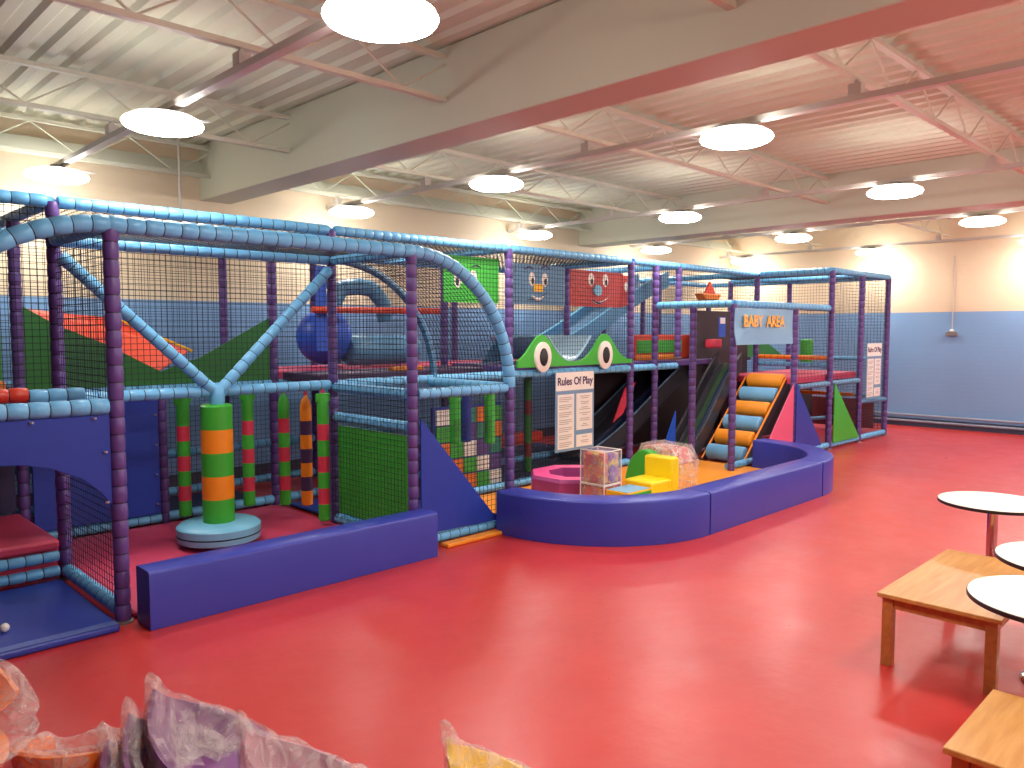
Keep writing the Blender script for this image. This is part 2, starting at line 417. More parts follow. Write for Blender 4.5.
def make_lamp():
    t = thing('ceiling_lamp', (0, 0, 2.98), '', 'lamp', 'round lamps under the trunking')
    b = MB(); b.lathe([(.0, -.012), (.12, -.009), (.2, .002), (.238, .018), (.25, .036)], (0, 0, 2.96), M['lamp'], n=32, cap=False)
    b.lathe([(.25, .036), (.24, .056), (.20, .074)], (0, 0, 2.96), M['lamp_top'], n=32, cap=False); b.build('diffuser', t)
    b = MB(); b.lathe([(.20, .072), (.205, .082), (.06, .1), (.05, .13)], (0, 0, 2.96), M['steel'], n=28)
    b.build('housing', t)
    b = MB(); b.b2(.16, .31, -.012, .012, 3.06, 3.07, M['zinc']); b.build('bracket', t, smooth=False)
    return t
coln = {2.86: 'first', 5.3: 'second', 7.7: 'third'}
rows = ['the trunking nearest the camera', 'the trunking over the front bay', 'the trunking over the baby mat', 'the trunking over the green triangle', 'the trunking nearest the blue wall']
for i, x in enumerate(LX):
    for y in LY:
        if lamp0 is None: lamp0 = make_lamp(); o = lamp0
        else: o = copy_tree(lamp0)
        o.location = (x, y, 2.98)
        if y > 2:
            where = {2.86: 'nearest the camera', 5.3: 'midway along', 7.7: 'nearest the back wall'}[y]
            o['label'] = 'round lamp under %s, %s' % (rows[i], where)
        else:
            o['label'] = 'round lamp under %s, on the open side' % rows[i]
# conduit drop and socket on the far wall, thin conduit above the structure
t = thing('wall_socket', (X1, 4.14, 1.55), 'small grey socket box on the blue wall with a conduit up the wall', 'socket')
b = MB(); b.b2(X1 - .05, X1, 4.05, 4.23, 1.57, 1.64, M['steel']); b.lathe([(.035, 0), (.03, .03), (.0, .04)], (X1 - .03, 4.14, 1.64), M['white'], n=12); b.build('box', t, bevel=.005)
b = MB(); b.sweep([(X1 - .012, 4.14, 1.64), (X1 - .012, 4.14, 2.9)], [.008, .008], M['trunk'], n=6); b.build('conduit', t)
b = MB(); b.sweep([(3.17, 7.9, 2.52), (3.17, 7.9, 3.6)], [.012, .012], M['trunk'], n=6)
tag(recentre(b.build('drop_rod')), 'thin grey rod dropping from the roof behind the left end of the play frame', 'rod')

# ------------------------------------------------------------------ play frames
YF, YM, YQ, YB = 4.63, 5.72, 6.75, 7.78
GX = {'z': -0.59, 'a': 1.47, 'b': 3.53, 'c': 5.60, 'd': 7.66, 'e': 8.17, 'e2': 8.68, 'f': 9.72, 'g': 10.75, 'h': 11.79, 'i': 12.82}
ZT, ZM, ZF, ZL = 2.485, 1.18, 2.235, 1.0
def post(par, x, y, z0, z1, m=None):
    b = MB(); b.pad([(x, y, z0 + .012), (x, y, z1)], m or M['purple'])
    b.lathe([(.055, 0), (.055, .012), (.03, .02)], (x, y, z0), M['steel'], n=12); return b.build('post', par)
def rail(par, p, q, m=None, r=.042, name='rail'):
    b = MB(); b.pad([p, q], m or M['blue_pad'], r=r); return b.build(name, par)
def netp(par, p, u, v, cell=.043, inside=None, su=1, sv=1):
    p, u, v = V(p), V(u), V(v); b = MB()
    b.net(lambda a, c: p + u * a + v * c, max(2, round(u.length / cell)), max(2, round(v.length / cell)), M['net'], inside=inside)
    return b.build('net', par, smooth=False)

main = thing('soft_play_structure', (5.6, YM, 0), 'long two storey soft play frame with purple posts, pale blue padded rails and black netting', 'play frame')
# --- posts
for x in (-.59, GX['a'], GX['b'], GX['c'], GX['d'], GX['e'], GX['e2'], GX['g']):
    post(main, x, YM, 0 if x != GX['e2'] else 1.3, ZT)
for x in (-.59, GX['a'], 2.5, GX['b'], GX['c'], GX['d'], GX['f']):
    post(main, x, YQ, 0, ZT if x != 2.5 else ZM)
for x in (-.59, GX['a'], GX['b'], 4.57, 6.63, GX['d'], GX['f'], GX['g'], GX['i']):
    post(main, x, YB, 0, ZT)
# --- rails along the frame
XE = GX['g']
def run(y, z, xs, m=None):
    for p, q in zip(xs[:-1], xs[1:]): rail(main, (p + .03, y, z), (q - .03, y, z), m)
run(YM, ZT, (-2.6, -.59, GX['a'], GX['b'], GX['c'], GX['d'], GX['e2'], XE))
run(YB, ZT, (-.59, GX['a'], GX['b'], 4.57, 6.63, GX['f'], GX['i']))
run(YM, ZF, (GX['a'], GX['b']))
run(YM, ZM + .02, (GX['a'], GX['b'], GX['c'], GX['d'], GX['e2']))
run(YQ, ZM - .02, (-.59, GX['a'], GX['b'], GX['c'], GX['d'], GX['f']))
run(YB, ZM, (-.59, GX['a'], GX['b'], 4.57, 6.63, GX['f']))
run(YM, .06, (GX['b'] + 1.1, GX['c'], GX['d'], GX['e']))
run(YQ, .07, (GX['a'], 2.5, GX['b'], GX['c'], GX['d']))
run(YB, .45, (GX['a'], GX['b'], 4.57, GX['c'] + 1))
run(YB, .07, (GX['a'], GX['b'], 4.57, GX['c'] + 1))
for x in (-.59, GX['a'], GX['b'], GX['c'], GX['d'], GX['e2'], XE):
    rail(main, (x, YM + .03, ZT), (x, YB - .03, ZT))
for x in (GX['a'], GX['c'], GX['d']):
    rail(main, (x, YM + .03, ZM), (x, YQ - .03, ZM))
# red upper rail across the middle bays, red sleeve low at the left end
rail(main, (4.0, YQ + .09, 1.86), (5.62, YQ + .09, 1.87), M['redorange'], r=.035)
rail(main, (-.5, 5.05, 1.29), (1.14, 5.05, 1.29), M['red_pad'], r=.042)
rail(main, (1.14, 5.05, 1.275), (1.43, 5.05, 1.275), M['blue_pad'], r=.045)
# V brace in the carousel bay
rail(main, (GX['a'] + .03, YM - .02, 2.14), (2.5, YM - .02, 1.2), name='brace'); rail(main, (GX['b'] - .03, YM - .02, 2.16), (2.54, YM - .02, 1.2), name='brace')
b = MB(); b.lathe([(.045, -.09), (.055, -.05), (.055, .05), (.03, .09)], (2.52, YM - .02, 1.17), M['blue_pad'], n=16); b.build('hub', main)
# inner arch tube
def arcpts(xc, zc, r, y, a0, a1, n=14, k=1.0): return [(xc + k * r * math.cos(a0 + (a1 - a0) * i / n), y, zc + r * math.sin(a0 + (a1 - a0) * i / n)) for i in range(n + 1)]
b = MB(); b.pad(arcpts(3.56, 1.18, 1.06, YM, PI / 2, 0), M['steel_blue'], r=.032); b.build('arch_tube', main)
# --- nets
netp(main, (GX['a'], YM + .05, ZM), (GX['b'] - GX['a'], 0, 0), (0, 0, ZF - ZM))
netp(main, (GX['b'], YM + .05, ZM), (GX['c'] - GX['b'], 0, 0), (0, 0, ZT - ZM))
netp(main, (GX['c'], YM + .03, ZM), (GX['d'] - GX['c'], 0, 0), (0, 0, ZT - ZM))
netp(main, (GX['d'], YM + .03, ZM), (GX['e2'] - GX['d'], 0, 0), (0, 0, ZT - ZM))
netp(main, (GX['e2'], YM + .03, 1.95), (GX['g'] - GX['e2'], 0, 0), (0, 0, ZT - 1.95))
netp(main, (GX['c'], YM - .03, .08), (1.05, 0, 0), (0, 0, ZM - .08))
netp(main, (4.6, YM + .0, .06), (GX['c'] - 4.6, 0, 0), (0, 0, ZM - .06))
netp(main, (-.59, YM + .05, ZM), (GX['a'] + .59, 0, 0), (0, 0, ZT - ZM))
for xa, xb in ((-.59, 1.47), (1.47, 3.53), (3.53, 5.6), (5.6, 7.66), (7.66, 9.72), (9.72, 12.8)):
    netp(main, (xa, YB + .045, .05), (xb - xa, 0, 0), (0, 0, ZT - .05), cell=.05)
netp(main, (1.47, YM, ZT), (6.2, 0, 0), (0, YB - YM, 0), cell=.06)
# --- decks
def deck(par, x0, x1, y0, y1, z, m, t=.07, name='deck'):
    b = MB(); b.b2(x0, x1, y0, y1, z - t, z, m); return b.build(name, par, bevel=.015)
deck(main, GX['b'] + .06, GX['d'] - .05, YQ + .05, YB - .05, 1.27, M['pink'], .08)
deck(main, GX['b'] + .06, GX['c'] - .05, YM + .32, YQ - .05, 1.27, M['aubergine'], .08)
deck(main, GX['c'] + .05, GX['d'] - .05, YM + .0, YQ - .05, 1.29, M['purple'], .1)
deck(main, GX['d'] + .05, 9.65, YM + .06, YQ - .05, 1.27, M['purple'], .08)
deck(main, GX['a'] + .05, GX['b'] - .05, YQ + .05, YB - .05, 1.2, M['navy_dark'], .06)
deck(main, -.5, GX['a'] - .05, YQ + .05, YB - .05, 1.2, M['navy_dark'], .06)
deck(main, 8.75, GX['i'] - .1, YQ + .1, YB - .1, 1.2, M['navy_dark'], .06)
# dark sheets added as the interior shade round the slide run; floor pads inside
for nm, (xa, ya, xb, yb, z0, z1) in {'p': (8.0, YQ - .06, 10.75, YQ - .06, .02, 1.16), 'q': (9.25, YM + .1, 10.68, YM + .1, .02, 1.93)}.items():
    b = MB(); d = V((xb - xa, yb - ya, 0)); b.prism([(xa, ya, z0), (xb, yb, z0), (xb, yb, z1), (xa, ya, z1)], (0, .02, 0), M['charcoal']); b.build('shade_sheet', main, smooth=False)
deck(main, 3.6, 4.57, YF + .05, YQ - .1, .035, M['navy'], .03, 'floor_pad')
deck(main, 1.5, GX['b'] - .02, YQ + .07, YB - .05, .035, M['navy_dark'], .03, 'floor_pad')
deck(main, 4.6, GX['e'], YM + .08, YB - .05, .035, M['navy_dark'], .03, 'floor_pad')

# --- front bay
bay = thing('arched_play_bay', (2.5, YF, 0), 'projecting bay with arched pale blue top rails around the striped column', 'play frame')
post(bay, GX['a'], YF, 0, ZF); post(bay, GX['b'], YF, 0, ZF); post(bay, 4.54, YF, 0, ZM)
rail(bay, (GX['a'] - .02, YF, ZF), (GX['b'] + .02, YF, ZF), r=.05)
b = MB(); b.pad(arcpts(3.53, 1.18, 1.055, YF, PI / 2, 0, 14, .957), M['blue_pad'], r=.05); b.build('arch_tube', bay)
b = MB(); b.pad(arcpts(1.47, 1.18, 1.055, YF, PI / 2, PI), M['blue_pad'], r=.05); b.build('arch_tube', bay)
rail(bay, (GX['b'] + .04, YF, ZM), (4.5, YF, ZM)); rail(bay, (4.54, YF + .05, ZM), (4.54, YM - .04, ZM))
rail(bay, (GX['b'] + .04, YF, .06), (4.55, YF, .06)); rail(bay, (-1.2, YF, 1.235), (GX['a'] - .04, YF, 1.235), r=.046)
for x in (GX['a'], GX['b']):
    rail(bay, (x, YF + .05, ZF), (x, YM - .04, ZF)); rail(bay, (x, YF + .05, ZM), (x, YM - .04, ZM)); rail(bay, (x, YF + .05, .07), (x, YM - .04, .07))
rail(bay, (GX['b'], YF + .05, .93), (GX['b'], YM - .04, .93))
netp(bay, (GX['a'], YF, ZF + .03), (2.06, 0, 0), (0, YM - YF, 0))
netp(bay, (GX['a'], YF + .04, ZM), (0, YM - YF - .08, 0), (0, 0, ZF - ZM))
netp(bay, (GX['a'], YF + .04, .1), (0, YM - YF - .08, 0), (0, 0, ZM - .1))
netp(bay, (GX['b'] - .045, YF + .04, .1), (0, YM - YF - .08, 0), (0, 0, ZF - .1))
for sx, xc in ((1, 3.51), (-1, 1.46)):
    b = MB(); b.net(lambda u, v, sx=sx, xc=xc: (xc + sx * 1.07 * math.cos(PI / 2 - u * PI / 2), YF + v * (YM - YF), 1.18 + 1.07 * math.sin(PI / 2 - u * PI / 2)), 38, 25, M['net'], su=24)
    b.build('net', bay, smooth=False)
netp(bay, (GX['b'] + .03, YF - .03, .1), (1.05, 0, 0), (0, 0, ZM - .06))
deck(bay, GX['a'] + .06, GX['b'] - .05, YF + .0, YQ - .1, .04, M['pink'], .035, 'floor_pad')
b = MB(); b.b2(3.75, 4.95, YF - .14, YF - .05, 0, .03, M['orange_mat']); b.build('edge_strip', bay, bevel=.008)

# --- baby area canopy
baby = thing('baby_area_canopy', (GX['e'], YF, 0), 'lower purple and pale blue canopy frame over the entrance of the baby area', 'play frame')
ZB = 1.965
post(baby, GX['e'], YF, 0, ZB); post(baby, GX['e'], 5.17, 0, ZB); post(baby, GX['f'], YF, 0, ZB)
rail(baby, (GX['e'], YM - .04, ZB), (GX['e'], 5.17, ZB), r=.045); rail(baby, (GX['e'], 5.17, ZB), (GX['e'], YF, ZB), r=.045)
rail(baby, (GX['e'], YF, ZB), (GX['f'], YF, ZB), r=.045); rail(baby, (GX['f'], YF, ZB), (GX['g'] - .02, YF, ZB), r=.045)
rail(baby, (GX['e'], YM - .04, .06), (GX['e'], 5.17 + .05, .06)); rail(baby, (GX['e'], 4.68, .06), (9.0, 4.68, .06))
ring_in = [(4.62, YM - .06), (4.62, YF + .02), (4.56, 4.55)] + [(5.5 + .94 * math.cos(q), 4.48 + .94 * math.sin(q)) for q in [PI + PI / 2 * i / 12 for i in range(13)]] + [(7.62 + .94 * math.cos(q), 4.48 + .94 * math.sin(q)) for q in [1.5 * PI + PI / 2 * i / 12 for i in range(13)]] + [(8.56, YM - .06)]
b = MB(); b.prism([(q[0], q[1], 0.001) for q in ring_in], (0, 0, .022), M['orange_mat']); b.build('floor_mat', baby, smooth=False)

# --- end tower
YT = 4.6
tow = thing('play_tower', (11.3, YT, 0), 'netted end tower of the play frame nearest the far blue wall', 'play frame')
for x in (GX['g'], GX['h'], GX['i']): post(tow, x, YT, 0, ZT)
post(tow, GX['i'], YM + .5, 0, ZT); post(tow, GX['h'], YQ, 0, ZT)
for p, q in ((GX['g'], GX['h']), (GX['h'], GX['i'])):
    rail(tow, (p, YT, ZT), (q, YT, ZT))
rail(tow, (GX['g'], YT, ZT), (GX['g'], YM - .05, ZT), r=.045); rail(tow, (GX['i'], YT, ZT), (GX['i'], YB - .05, ZT)); rail(tow, (GX['h'], YT, ZT - .02), (GX['h'], YQ, ZT - .02))
for p, q in ((9.74, GX['g']), (GX['g'], GX['h'])):
    rail(tow, (p + .04, YT, .92), (q - .04, YT, .92), M['steel_blue'], r=.035)
for p, q in ((9.8, GX['g']), (GX['g'], GX['h']), (GX['h'], GX['i'])):
    rail(tow, (p + .04, YT, .06), (q - .04, YT, .06))
rail(tow, (GX['h'], YT, .6), (GX['i'], YT, .58), M['steel_blue'], r=.035)
rail(tow, (GX['h'], 5.6, .7), (GX['h'], 4.68, .7), M['orange_pad'], r=.03); rail(tow, (GX['i'], 5.4, .62), (GX['i'], 4.68, .62), M['steel_blue'], r=.03)
rail(tow, (GX['h'], 5.6, .25), (GX['i'], 5.3, .25), M['steel_blue'], r=.03)
rail(tow, (GX['g'], YM - .05, 1.275), (GX['g'], YT + .05, 1.275), M['orange_pad'], r=.034); rail(tow, (GX['g'], YM - .05, 1.175), (GX['g'], YT + .05, 1.175), r=.034)
rail(tow, (GX['i'], 5.6, 1.21), (GX['i'], 4.9, 1.21), r=.035)
netp(tow, (GX['g'], YT, .1), (1.04, 0, 0), (0, 0, ZT - .1)); netp(tow, (GX['h'], YT, .1), (1.03, 0, 0), (0, 0, ZT - .1))
netp(tow, (GX['i'], YT, .1), (0, 3.1, 0), (0, 0, ZT - .1), cell=.05); netp(tow, (GX['g'], YT, ZT), (2.07, 0, 0), (0, 2.0, 0), cell=.05)
netp(tow, (9.74, YT, ZB), (1.0, 0, 0), (0, 0, -(ZB - 1.0)))
deck(tow, GX['f'] - .02, GX['g'] - .02, YT + .05, YM - .02, 1.045, M['pink'], .09); deck(tow, GX['g'] + .02, GX['h'], YT + .05, YM - .02, 1.05, M['pink'], .09)
deck(tow, GX['g'] + .1, GX['i'] - .1, YT + .1, YM, .04, M['crimson'], .035, 'floor_pad')
b = MB(); b.prism([(9.8, YM + .0, .05), (12.7, YM + .0, .05), (12.7, YM + .0, .94), (9.8, YM + .0, .94)], (0, .02, 0), M['charcoal']); b.build('shade_sheet', tow, smooth=False)  # dark sheet added for the shade beneath the tower deck
b = MB(); b.prism([(12.76, 4.75, .1), (12.76, 7.2, .1), (12.76, 7.2, .56), (12.76, 4.75, .56)], (.02, 0, 0), mat('dull_maroon_vinyl', rgb(110, 44, 52), .6)); b.build('side_sheet', tow, smooth=False)
b = MB(); b.lathe([(.09, 0), (.09, .36), (.07, .38)], (11.2, 5.15, 1.15), M['green'], n=18); tag(recentre(b.build('foam_roller')), 'upright green foam cylinder on the pink upper deck of the end tower', 'foam roller')

# ------------------------------------------------------------------ fabric panels
def cloth(name, poly, d, m, label, cat, grommets=()):
    b = MB(); b.prism(poly, d, m); o = b.build(name, smooth=False, bevel=.002, bseg=1); recentre(o); tag(o, label, cat)
    if grommets:
        g = MB()
        for p in grommets: g.lathe([(.012, 0), (.012, .01)], p, M['zinc'], n=8)
        g.build('eyelets', o)
    return o
y = YF - .015
arch = [(-1.2, y, 1.19), (1.43, y, 1.19), (1.43, y, .68), (1.37, y, .765), (1.28, y, .85), (1.13, y, .925), (1.02, y, .955), (.91, y, .965), (.75, y, .955), (.55, y, .9), (.4, y, .8), (.3, y, .66), (.27, y, .3), (-1.2, y, .3)]
o = cloth('arched_vinyl_sheet', arch, (0, .02, 0), M['navy_cloth'], 'blue vinyl sheet with an arched cut-out hanging left of the front purple post', 'vinyl sheet', [(1.4, y - .01, .98), (1.4, y - .01, .7), (1.35, y - .01, 1.17), (1.05, y - .01, 1.17)])
cloth('vinyl_sheet', [(1.52, YQ - .06, .12), (2.45, YQ - .06, .12), (2.45, YQ - .06, 1.1), (1.52, YQ - .06, 1.1)], (0, .02, 0), M['navy_cloth'], 'tall dark blue vinyl sheet behind the front purple post, left of the striped column', 'vinyl sheet',
      [(2.42, YQ - .075, z) for z in (.2, .45, .7, .95)])
cloth('vinyl_triangle', [(GX['b'] + .04, YF - .05, 1.0), (GX['b'] + .04, YF - .05, .12), (4.52, YF - .05, .1), (4.3, YF - .05, .17)], (0, .015, 0), M['navy_cloth'], 'blue triangular vinyl sheet laced to the post beside the tile board', 'vinyl sheet')
cloth('vinyl_triangle', [(8.84, YF - .03, .1), (9.67, YF - .03, .1), (9.67, YF - .03, .96)], (0, .015, 0), M['pinkcloth'], 'pink triangular vinyl sheet beside the roller climb', 'vinyl sheet')
cloth('vinyl_triangle', [(9.70, YF - .055, .08), (10.52, YF - .055, .06), (9.70, YF - .055, .97)], (0, .015, 0), M['navy'], 'indigo triangular vinyl sheet between the pink and green ones', 'vinyl sheet')
cloth('vinyl_triangle', [(10.8, 4.545, .09), (11.70, 4.545, .09), (10.8, 4.545, .93)], (0, .015, 0), M['green'], 'bright green triangular vinyl sheet on the end tower', 'vinyl sheet')
# green net-covered gate panel on the side of the bay
cloth('green_panel', [(GX['b'] + .0, YF + .06, .12), (GX['b'], YM - .06, .12), (GX['b'], YM - .06, .86), (GX['b'], YF + .06, .86)], (.02, 0, 0), M['green_mid'], 'green vinyl panel behind netting on the right side of the carousel bay', 'vinyl sheet')
# V shaped hammock at the upper left
def slab(b, poly, m, t=.012):
    P = [V(p) for p in poly]; n = (P[1] - P[0]).cross(P[2] - P[0]).normalized() * t; b.prism(P, n, m)
t = thing('cargo_trough', (2.5, YQ, 1.2), 'green and orange V shaped climbing trough on the upper left level', 'climbing trough')
b = MB(); slab(b, [(1.5, YQ, 1.84), (1.74, YQ, 1.69), (2.09, YQ, 1.54), (2.5, YQ, 1.31), (2.5, YQ, 1.2), (1.5, YQ, 1.2)], M['green_dark'])
b.build('side_panel', t, smooth=False)
b = MB(); slab(b, [(2.5, YQ, 1.31), (2.84, YQ, 1.42), (3.49, YQ, 1.77), (3.49, YQ, 1.2), (2.5, YQ, 1.2)], M['green_dark'])
b.build('side_panel', t, smooth=False)
b = MB(); slab(b, [(1.56, 7.0, 1.83), (1.95, 7.4, 1.8), (2.35, 7.5, 1.77), (3.0, 7.4, 1.46), (2.5, 6.85, 1.3)], M['redorange']); b.build('sling', t, smooth=False)
b = MB(); b.sweep([(2.36, 7.48, 1.78), (3.05, 7.42, 1.46)], [.014] * 2, M['gold'], n=6); b.build('rope', t)
b = MB(); slab(b, [(-.5, YQ - .3, 1.25), (1.3, YQ - .3, 1.25), (1.3, YQ - .3, 1.7), (.6, YQ - .3, 1.3)], M['green'])
tag(recentre(b.build('vinyl_triangle', smooth=False)), 'green vinyl triangle at the far left edge of the upper level', 'vinyl sheet')
b = MB(); b.b2(-.4, 1.2, YM + .12, YM + .3, 1.2, 1.33, M['orange']); tag(recentre(b.build('foam_step', bevel=.02)), 'orange foam step at the far left edge of the upper level', 'foam step')

# ------------------------------------------------------------------ floor level left entrance
b = MB(); b.b2(-1.2, 1.41, YF - .14, YM - .13, 0, .045, M['navy']); em = tag(recentre(b.build('entrance_mat', bevel=.015)), 'blue vinyl entrance mat on the red floor at the left opening', 'mat')
b = MB(); b.b2(-1.18, 1.40, YF - .135, YF - .07, .0455, .048, mat('pale_blue_hem_tape', rgb(96, 116, 186), .3, bump=.8, bscale=12)); b.build('hem_tape', em, smooth=False)
t = thing('padded_step', (.5, 6.2, 0), 'pink padded step with pale blue rails behind the blue entrance mat', 'step')
b = MB(); b.b2(-1.2, 1.415, YM - .1, YQ - .1, .235, .30, M['pink']); b.build('tread', t, bevel=.02)
b = MB(); b.b2(-1.2, 1.41, YM - .04, YM - .0, .03, .235, M['pink']); b.build('riser', t, smooth=False)
b = MB(); b.pad([(-1.2, YM - .085, .19), (1.41, YM - .085, .19)], M['blue_pad'], r=.035); b.build('edge_rail', t)
b = MB(); b.pad([(-1.2, YM - .085, .09), (1.41, YM - .085, .09)], M['blue_pad'], r=.035); b.build('edge_rail', t)
cloth('vinyl_sheet', [(-1.0, YQ - .08, .3), (1.4, YQ - .08, .3), (1.4, YQ - .08, 1.08), (-1.0, YQ - .08, 1.08)], (0, .02, 0), M['navy_dark'], 'dark navy sheet closing the back of the left entrance above the pink step', 'vinyl sheet')
b = MB(); b.b2(-.4, .98, YM + .4, YM + .5, .9, .97, M['orange']); tag(recentre(b.build('foam_bar', bevel=.015)), 'orange padded bar just under the arched cut-out at the left edge', 'foam bar')
b = MB(); b.lathe([(.0, 0), (.012, .003), (.02, .012), (.023, .024), (.02, .036), (.012, .045), (0, .048)], (.93, 4.8, .045), M['white'], n=16, cap=False)
tag(recentre(b.build('plastic_ball')), 'small white ball on the blue entrance mat at the left edge', 'ball')

# ------------------------------------------------------------------ carousel column
t = thing('carousel', (2.52, YM, 0), 'green and orange striped foam column on a pale blue disc seat', 'carousel')
b = MB(); z0, z1 = .215, 1.09; P = []; ml = []
for k in range(5):
    za = z0 + (z1 - z0) * k / 5; zb = z0 + (z1 - z0) * (k + 1) / 5; c = M['green'] if k % 2 == 0 else M['orange']
    P += [(.115, za), (.115, zb - .001)]; ml += [c, c]
P = [(.10, z0)] + P + [(.10, z1 + .012), (0.02, z1 + .014)]; ml = [M['green']] + ml[:-1] + [M['green'], M['green']]
b.lathe(P, (2.52, YM, 0), M['green'], n=32, mlist=ml); b.build('column', t)
b = MB(); b.lathe([(.27, .07), (.298, .085), (.303, .125), (.295, .13), (.303, .135), (.303, .185), (.28, .205), (.1, .215)], (2.52, YM, 0), M['sky'], n=48, mlist=[M['sky']] * 2 + [M['tie']] * 2 + [M['sky']] * 3); b.build('disc_seat', t)
b = MB(); b.sweep([(2.52, YM, 1.08), (2.52, YM, 1.15)], [.02, .02], M['zinc'], n=8); b.build('swivel', t)

# ------------------------------------------------------------------ hanging tubes
def hanging(x, y, z0, z1, cols, label, group, top='flat', r=.048, strap=None):
    t = thing('hanging_tube', (x, y, z0), label, 'hanging foam tube', group)
    b = MB(); n = len(cols); zt = z1 - .1
    P = [(r * .75, z0)]; ml = [cols[0]]
    for k, c in enumerate(cols):
        za = z0 + .01 + (zt - z0 - .01) * k / n; zb = z0 + .01 + (zt - z0 - .01) * (k + 1) / n
        P += [(r, za), (r, zb - .001)]; ml += [c, c]
    ml = ml[:-1] + [cols[-1]]
    P += [(r * (1.0 if top == 'flat' else .75), zt + .05), (r * (.8 if top == 'flat' else .12), zt + .1)]; ml += [cols[-1]] 
    b.lathe(P, (x, y, 0), cols[0], n=18, mlist=ml[:len(P) - 1]); b.build('foam_tube', t)
    if top == 'flat':
        s = MB(); s.box((x, y, zt + .085), (r * 2.7, .02, .07), cols[-1]); s.build('gathered_top', t, bevel=.006)
    s = MB(); s.b2(x - .014, x + .014, y - .004, y + .004, z1 - .02, 1.17, strap or M['crimson']); s.build('strap', t, smooth=False)
G, C_, O_, A_ = M['green'], M['crimson'], M['orange'], M['aubergine']
s7 = [G, C_, G, C_, G, C_, G]
hanging(2.42, 6.1, .2, 1.13, s7, 'green and crimson striped hanging tube left of the striped column', 'striped hanging tubes')
hanging(2.95, 6.1, .2, 1.13, s7, 'green and crimson striped hanging tube directly right of the striped column', 'striped hanging tubes')
hanging(3.33, 6.2, .13, 1.12, s7, 'green and crimson striped hanging tube between the purple inner post and the orange one', 'striped hanging tubes', top='point')
hanging(3.44, 6.02, .14, 1.1, [O_, A_, O_, A_, O_, A_, O_], 'orange and dark purple striped hanging tube', 'striped hanging tubes', top='point', r=.05)
hanging(3.38, 5.64, .08, 1.12, s7, 'green and crimson striped hanging tube nearest the green net panel, widest at its top', 'striped hanging tubes')
hanging(4.26, 5.0, .70, 1.12, [M['green_mid']], 'plain green hanging tube in front of the left side of the tile board', 'plain hanging tubes')
hanging(4.4, 5.02, .70, 1.10, [M['navy']], 'navy hanging tube in front of the tile board', 'plain hanging tubes')
hanging(4.66, 5.0, .66, 1.12, [M['green_mid']], 'plain green hanging tube in front of the right side of the tile board', 'plain hanging tubes')
dg, dr = M['green_dark'], mat('dull_red_vinyl', rgb(120, 44, 50), .5)
hanging(5.78, 5.9, .1, 1.15, [dg, dg, dr, dg, dr, dg], 'dark green tube with red bands hanging behind the net, right of the tile board', 'dark hanging tubes', r=.045)
hanging(6.12, 5.95, .1, 1.15, [dg, dr, dg, dg, dr, dg], 'dark green and red tube hanging behind the left edge of the rules sign', 'dark hanging tubes', r=.045)
b = MB(); b.b2(5.9, 6.9, YQ - .3, YQ - .12, .32, .44, M['red_pad']); tag(recentre(b.build('foam_bar', bevel=.02)), 'red padded bar low behind the rules sign', 'foam bar')

# ------------------------------------------------------------------ tile board
t = thing('tile_board', (5.07, YM + .06, .06), 'purple board of coloured square tiles behind netting', 'tile board')
b = MB(); b.b2(4.66, 5.56, YM + .07, YM + .11, .06, .92, M['navy']); b.build('backing', t, bevel=.005)
W_, Gr, Pu, Or, Te = M['white'], M['green'], M['purple'], M['orange_pad'], M['teal']
grid = [[W_, Pu, Te, Or, Gr], [Gr, W_, Pu, Te, Or], [Or, Gr, W_, Pu, Te], [Te, Or, Gr, W_, Pu], [Pu, Te, Or, Gr, W_]]
for r_ in range(5):
    for c_ in range(5):
        x = 4.685 + c_ * .174; z = .74 - r_ * .165
        b = MB(); b.b2(x, x + .165, YM + .05, YM + .075, z, z + .15, grid[r_][c_]); o = b.build('tile', t, bevel=.006)

# ------------------------------------------------------------------ frog-eye board, trough
t = thing('eye_board', (6.6, YM - .06, 1.2), 'green wave-shaped board with two big white eyes on the upper rail', 'eye board')
def wave(x):
    k = (x - 5.66) / (7.6 - 5.66)
    h = .06 + .30 * math.exp(-((x - 6.02) / .24) ** 2) + .31 * math.exp(-((x - 7.08) / .24) ** 2)
    return 1.27 + h - .02
xs = [5.66 + (7.6 - 5.66) * i / 48 for i in range(49)]
b = MB()
for i in range(48):
    b.prism([(xs[i], YM - .075, 1.27), (xs[i + 1], YM - .075, 1.27), (xs[i + 1], YM - .075, wave(xs[i + 1])), (xs[i], YM - .075, wave(xs[i]))], (0, .03, 0), M['green_mid'])
bm = None
b.build('wave_board', t, smooth=False)
for ex in (6.02, 7.07):
    def oval(rx, rz, y0, y1, m, nm, par):
        q = MB(); R = []
        for yy, k in ((y0, 1), (y1 + .004, 1), (y1, .93)): R.append([V((ex + k * rx * math.cos(2 * PI * j / 28), yy, 1.375 + k * rz * math.sin(2 * PI * j / 28))) for j in range(28)])
        q.rings(R, m); return q.build(nm, par)
    e = oval(.125, .16, YM - .075, YM - .10, M['white'], 'eye', t); oval(.062, .095, YM - .10, YM - .108, M['black'], 'pupil', e)
b = MB(); R = []
for yy in (YM + .0, YM + .95):
    R.append([V((6.2 + .72 * i / 16, yy, 1.60 - .27 * math.sin(PI * i / 16))) for i in range(17)] + [V((6.92 - .72 * i / 16, yy, 1.585 - .27 * math.sin(PI * (16 - i) / 16))) for i in range(17)])
b.rings(R, mat('glossy_ice_blue_vinyl', rgb(176, 212, 236), .2, bump=.6, bscale=9)); tag(recentre(b.build('blue_trough')), 'shiny pale blue vinyl trough slung between the two eyes', 'trough')
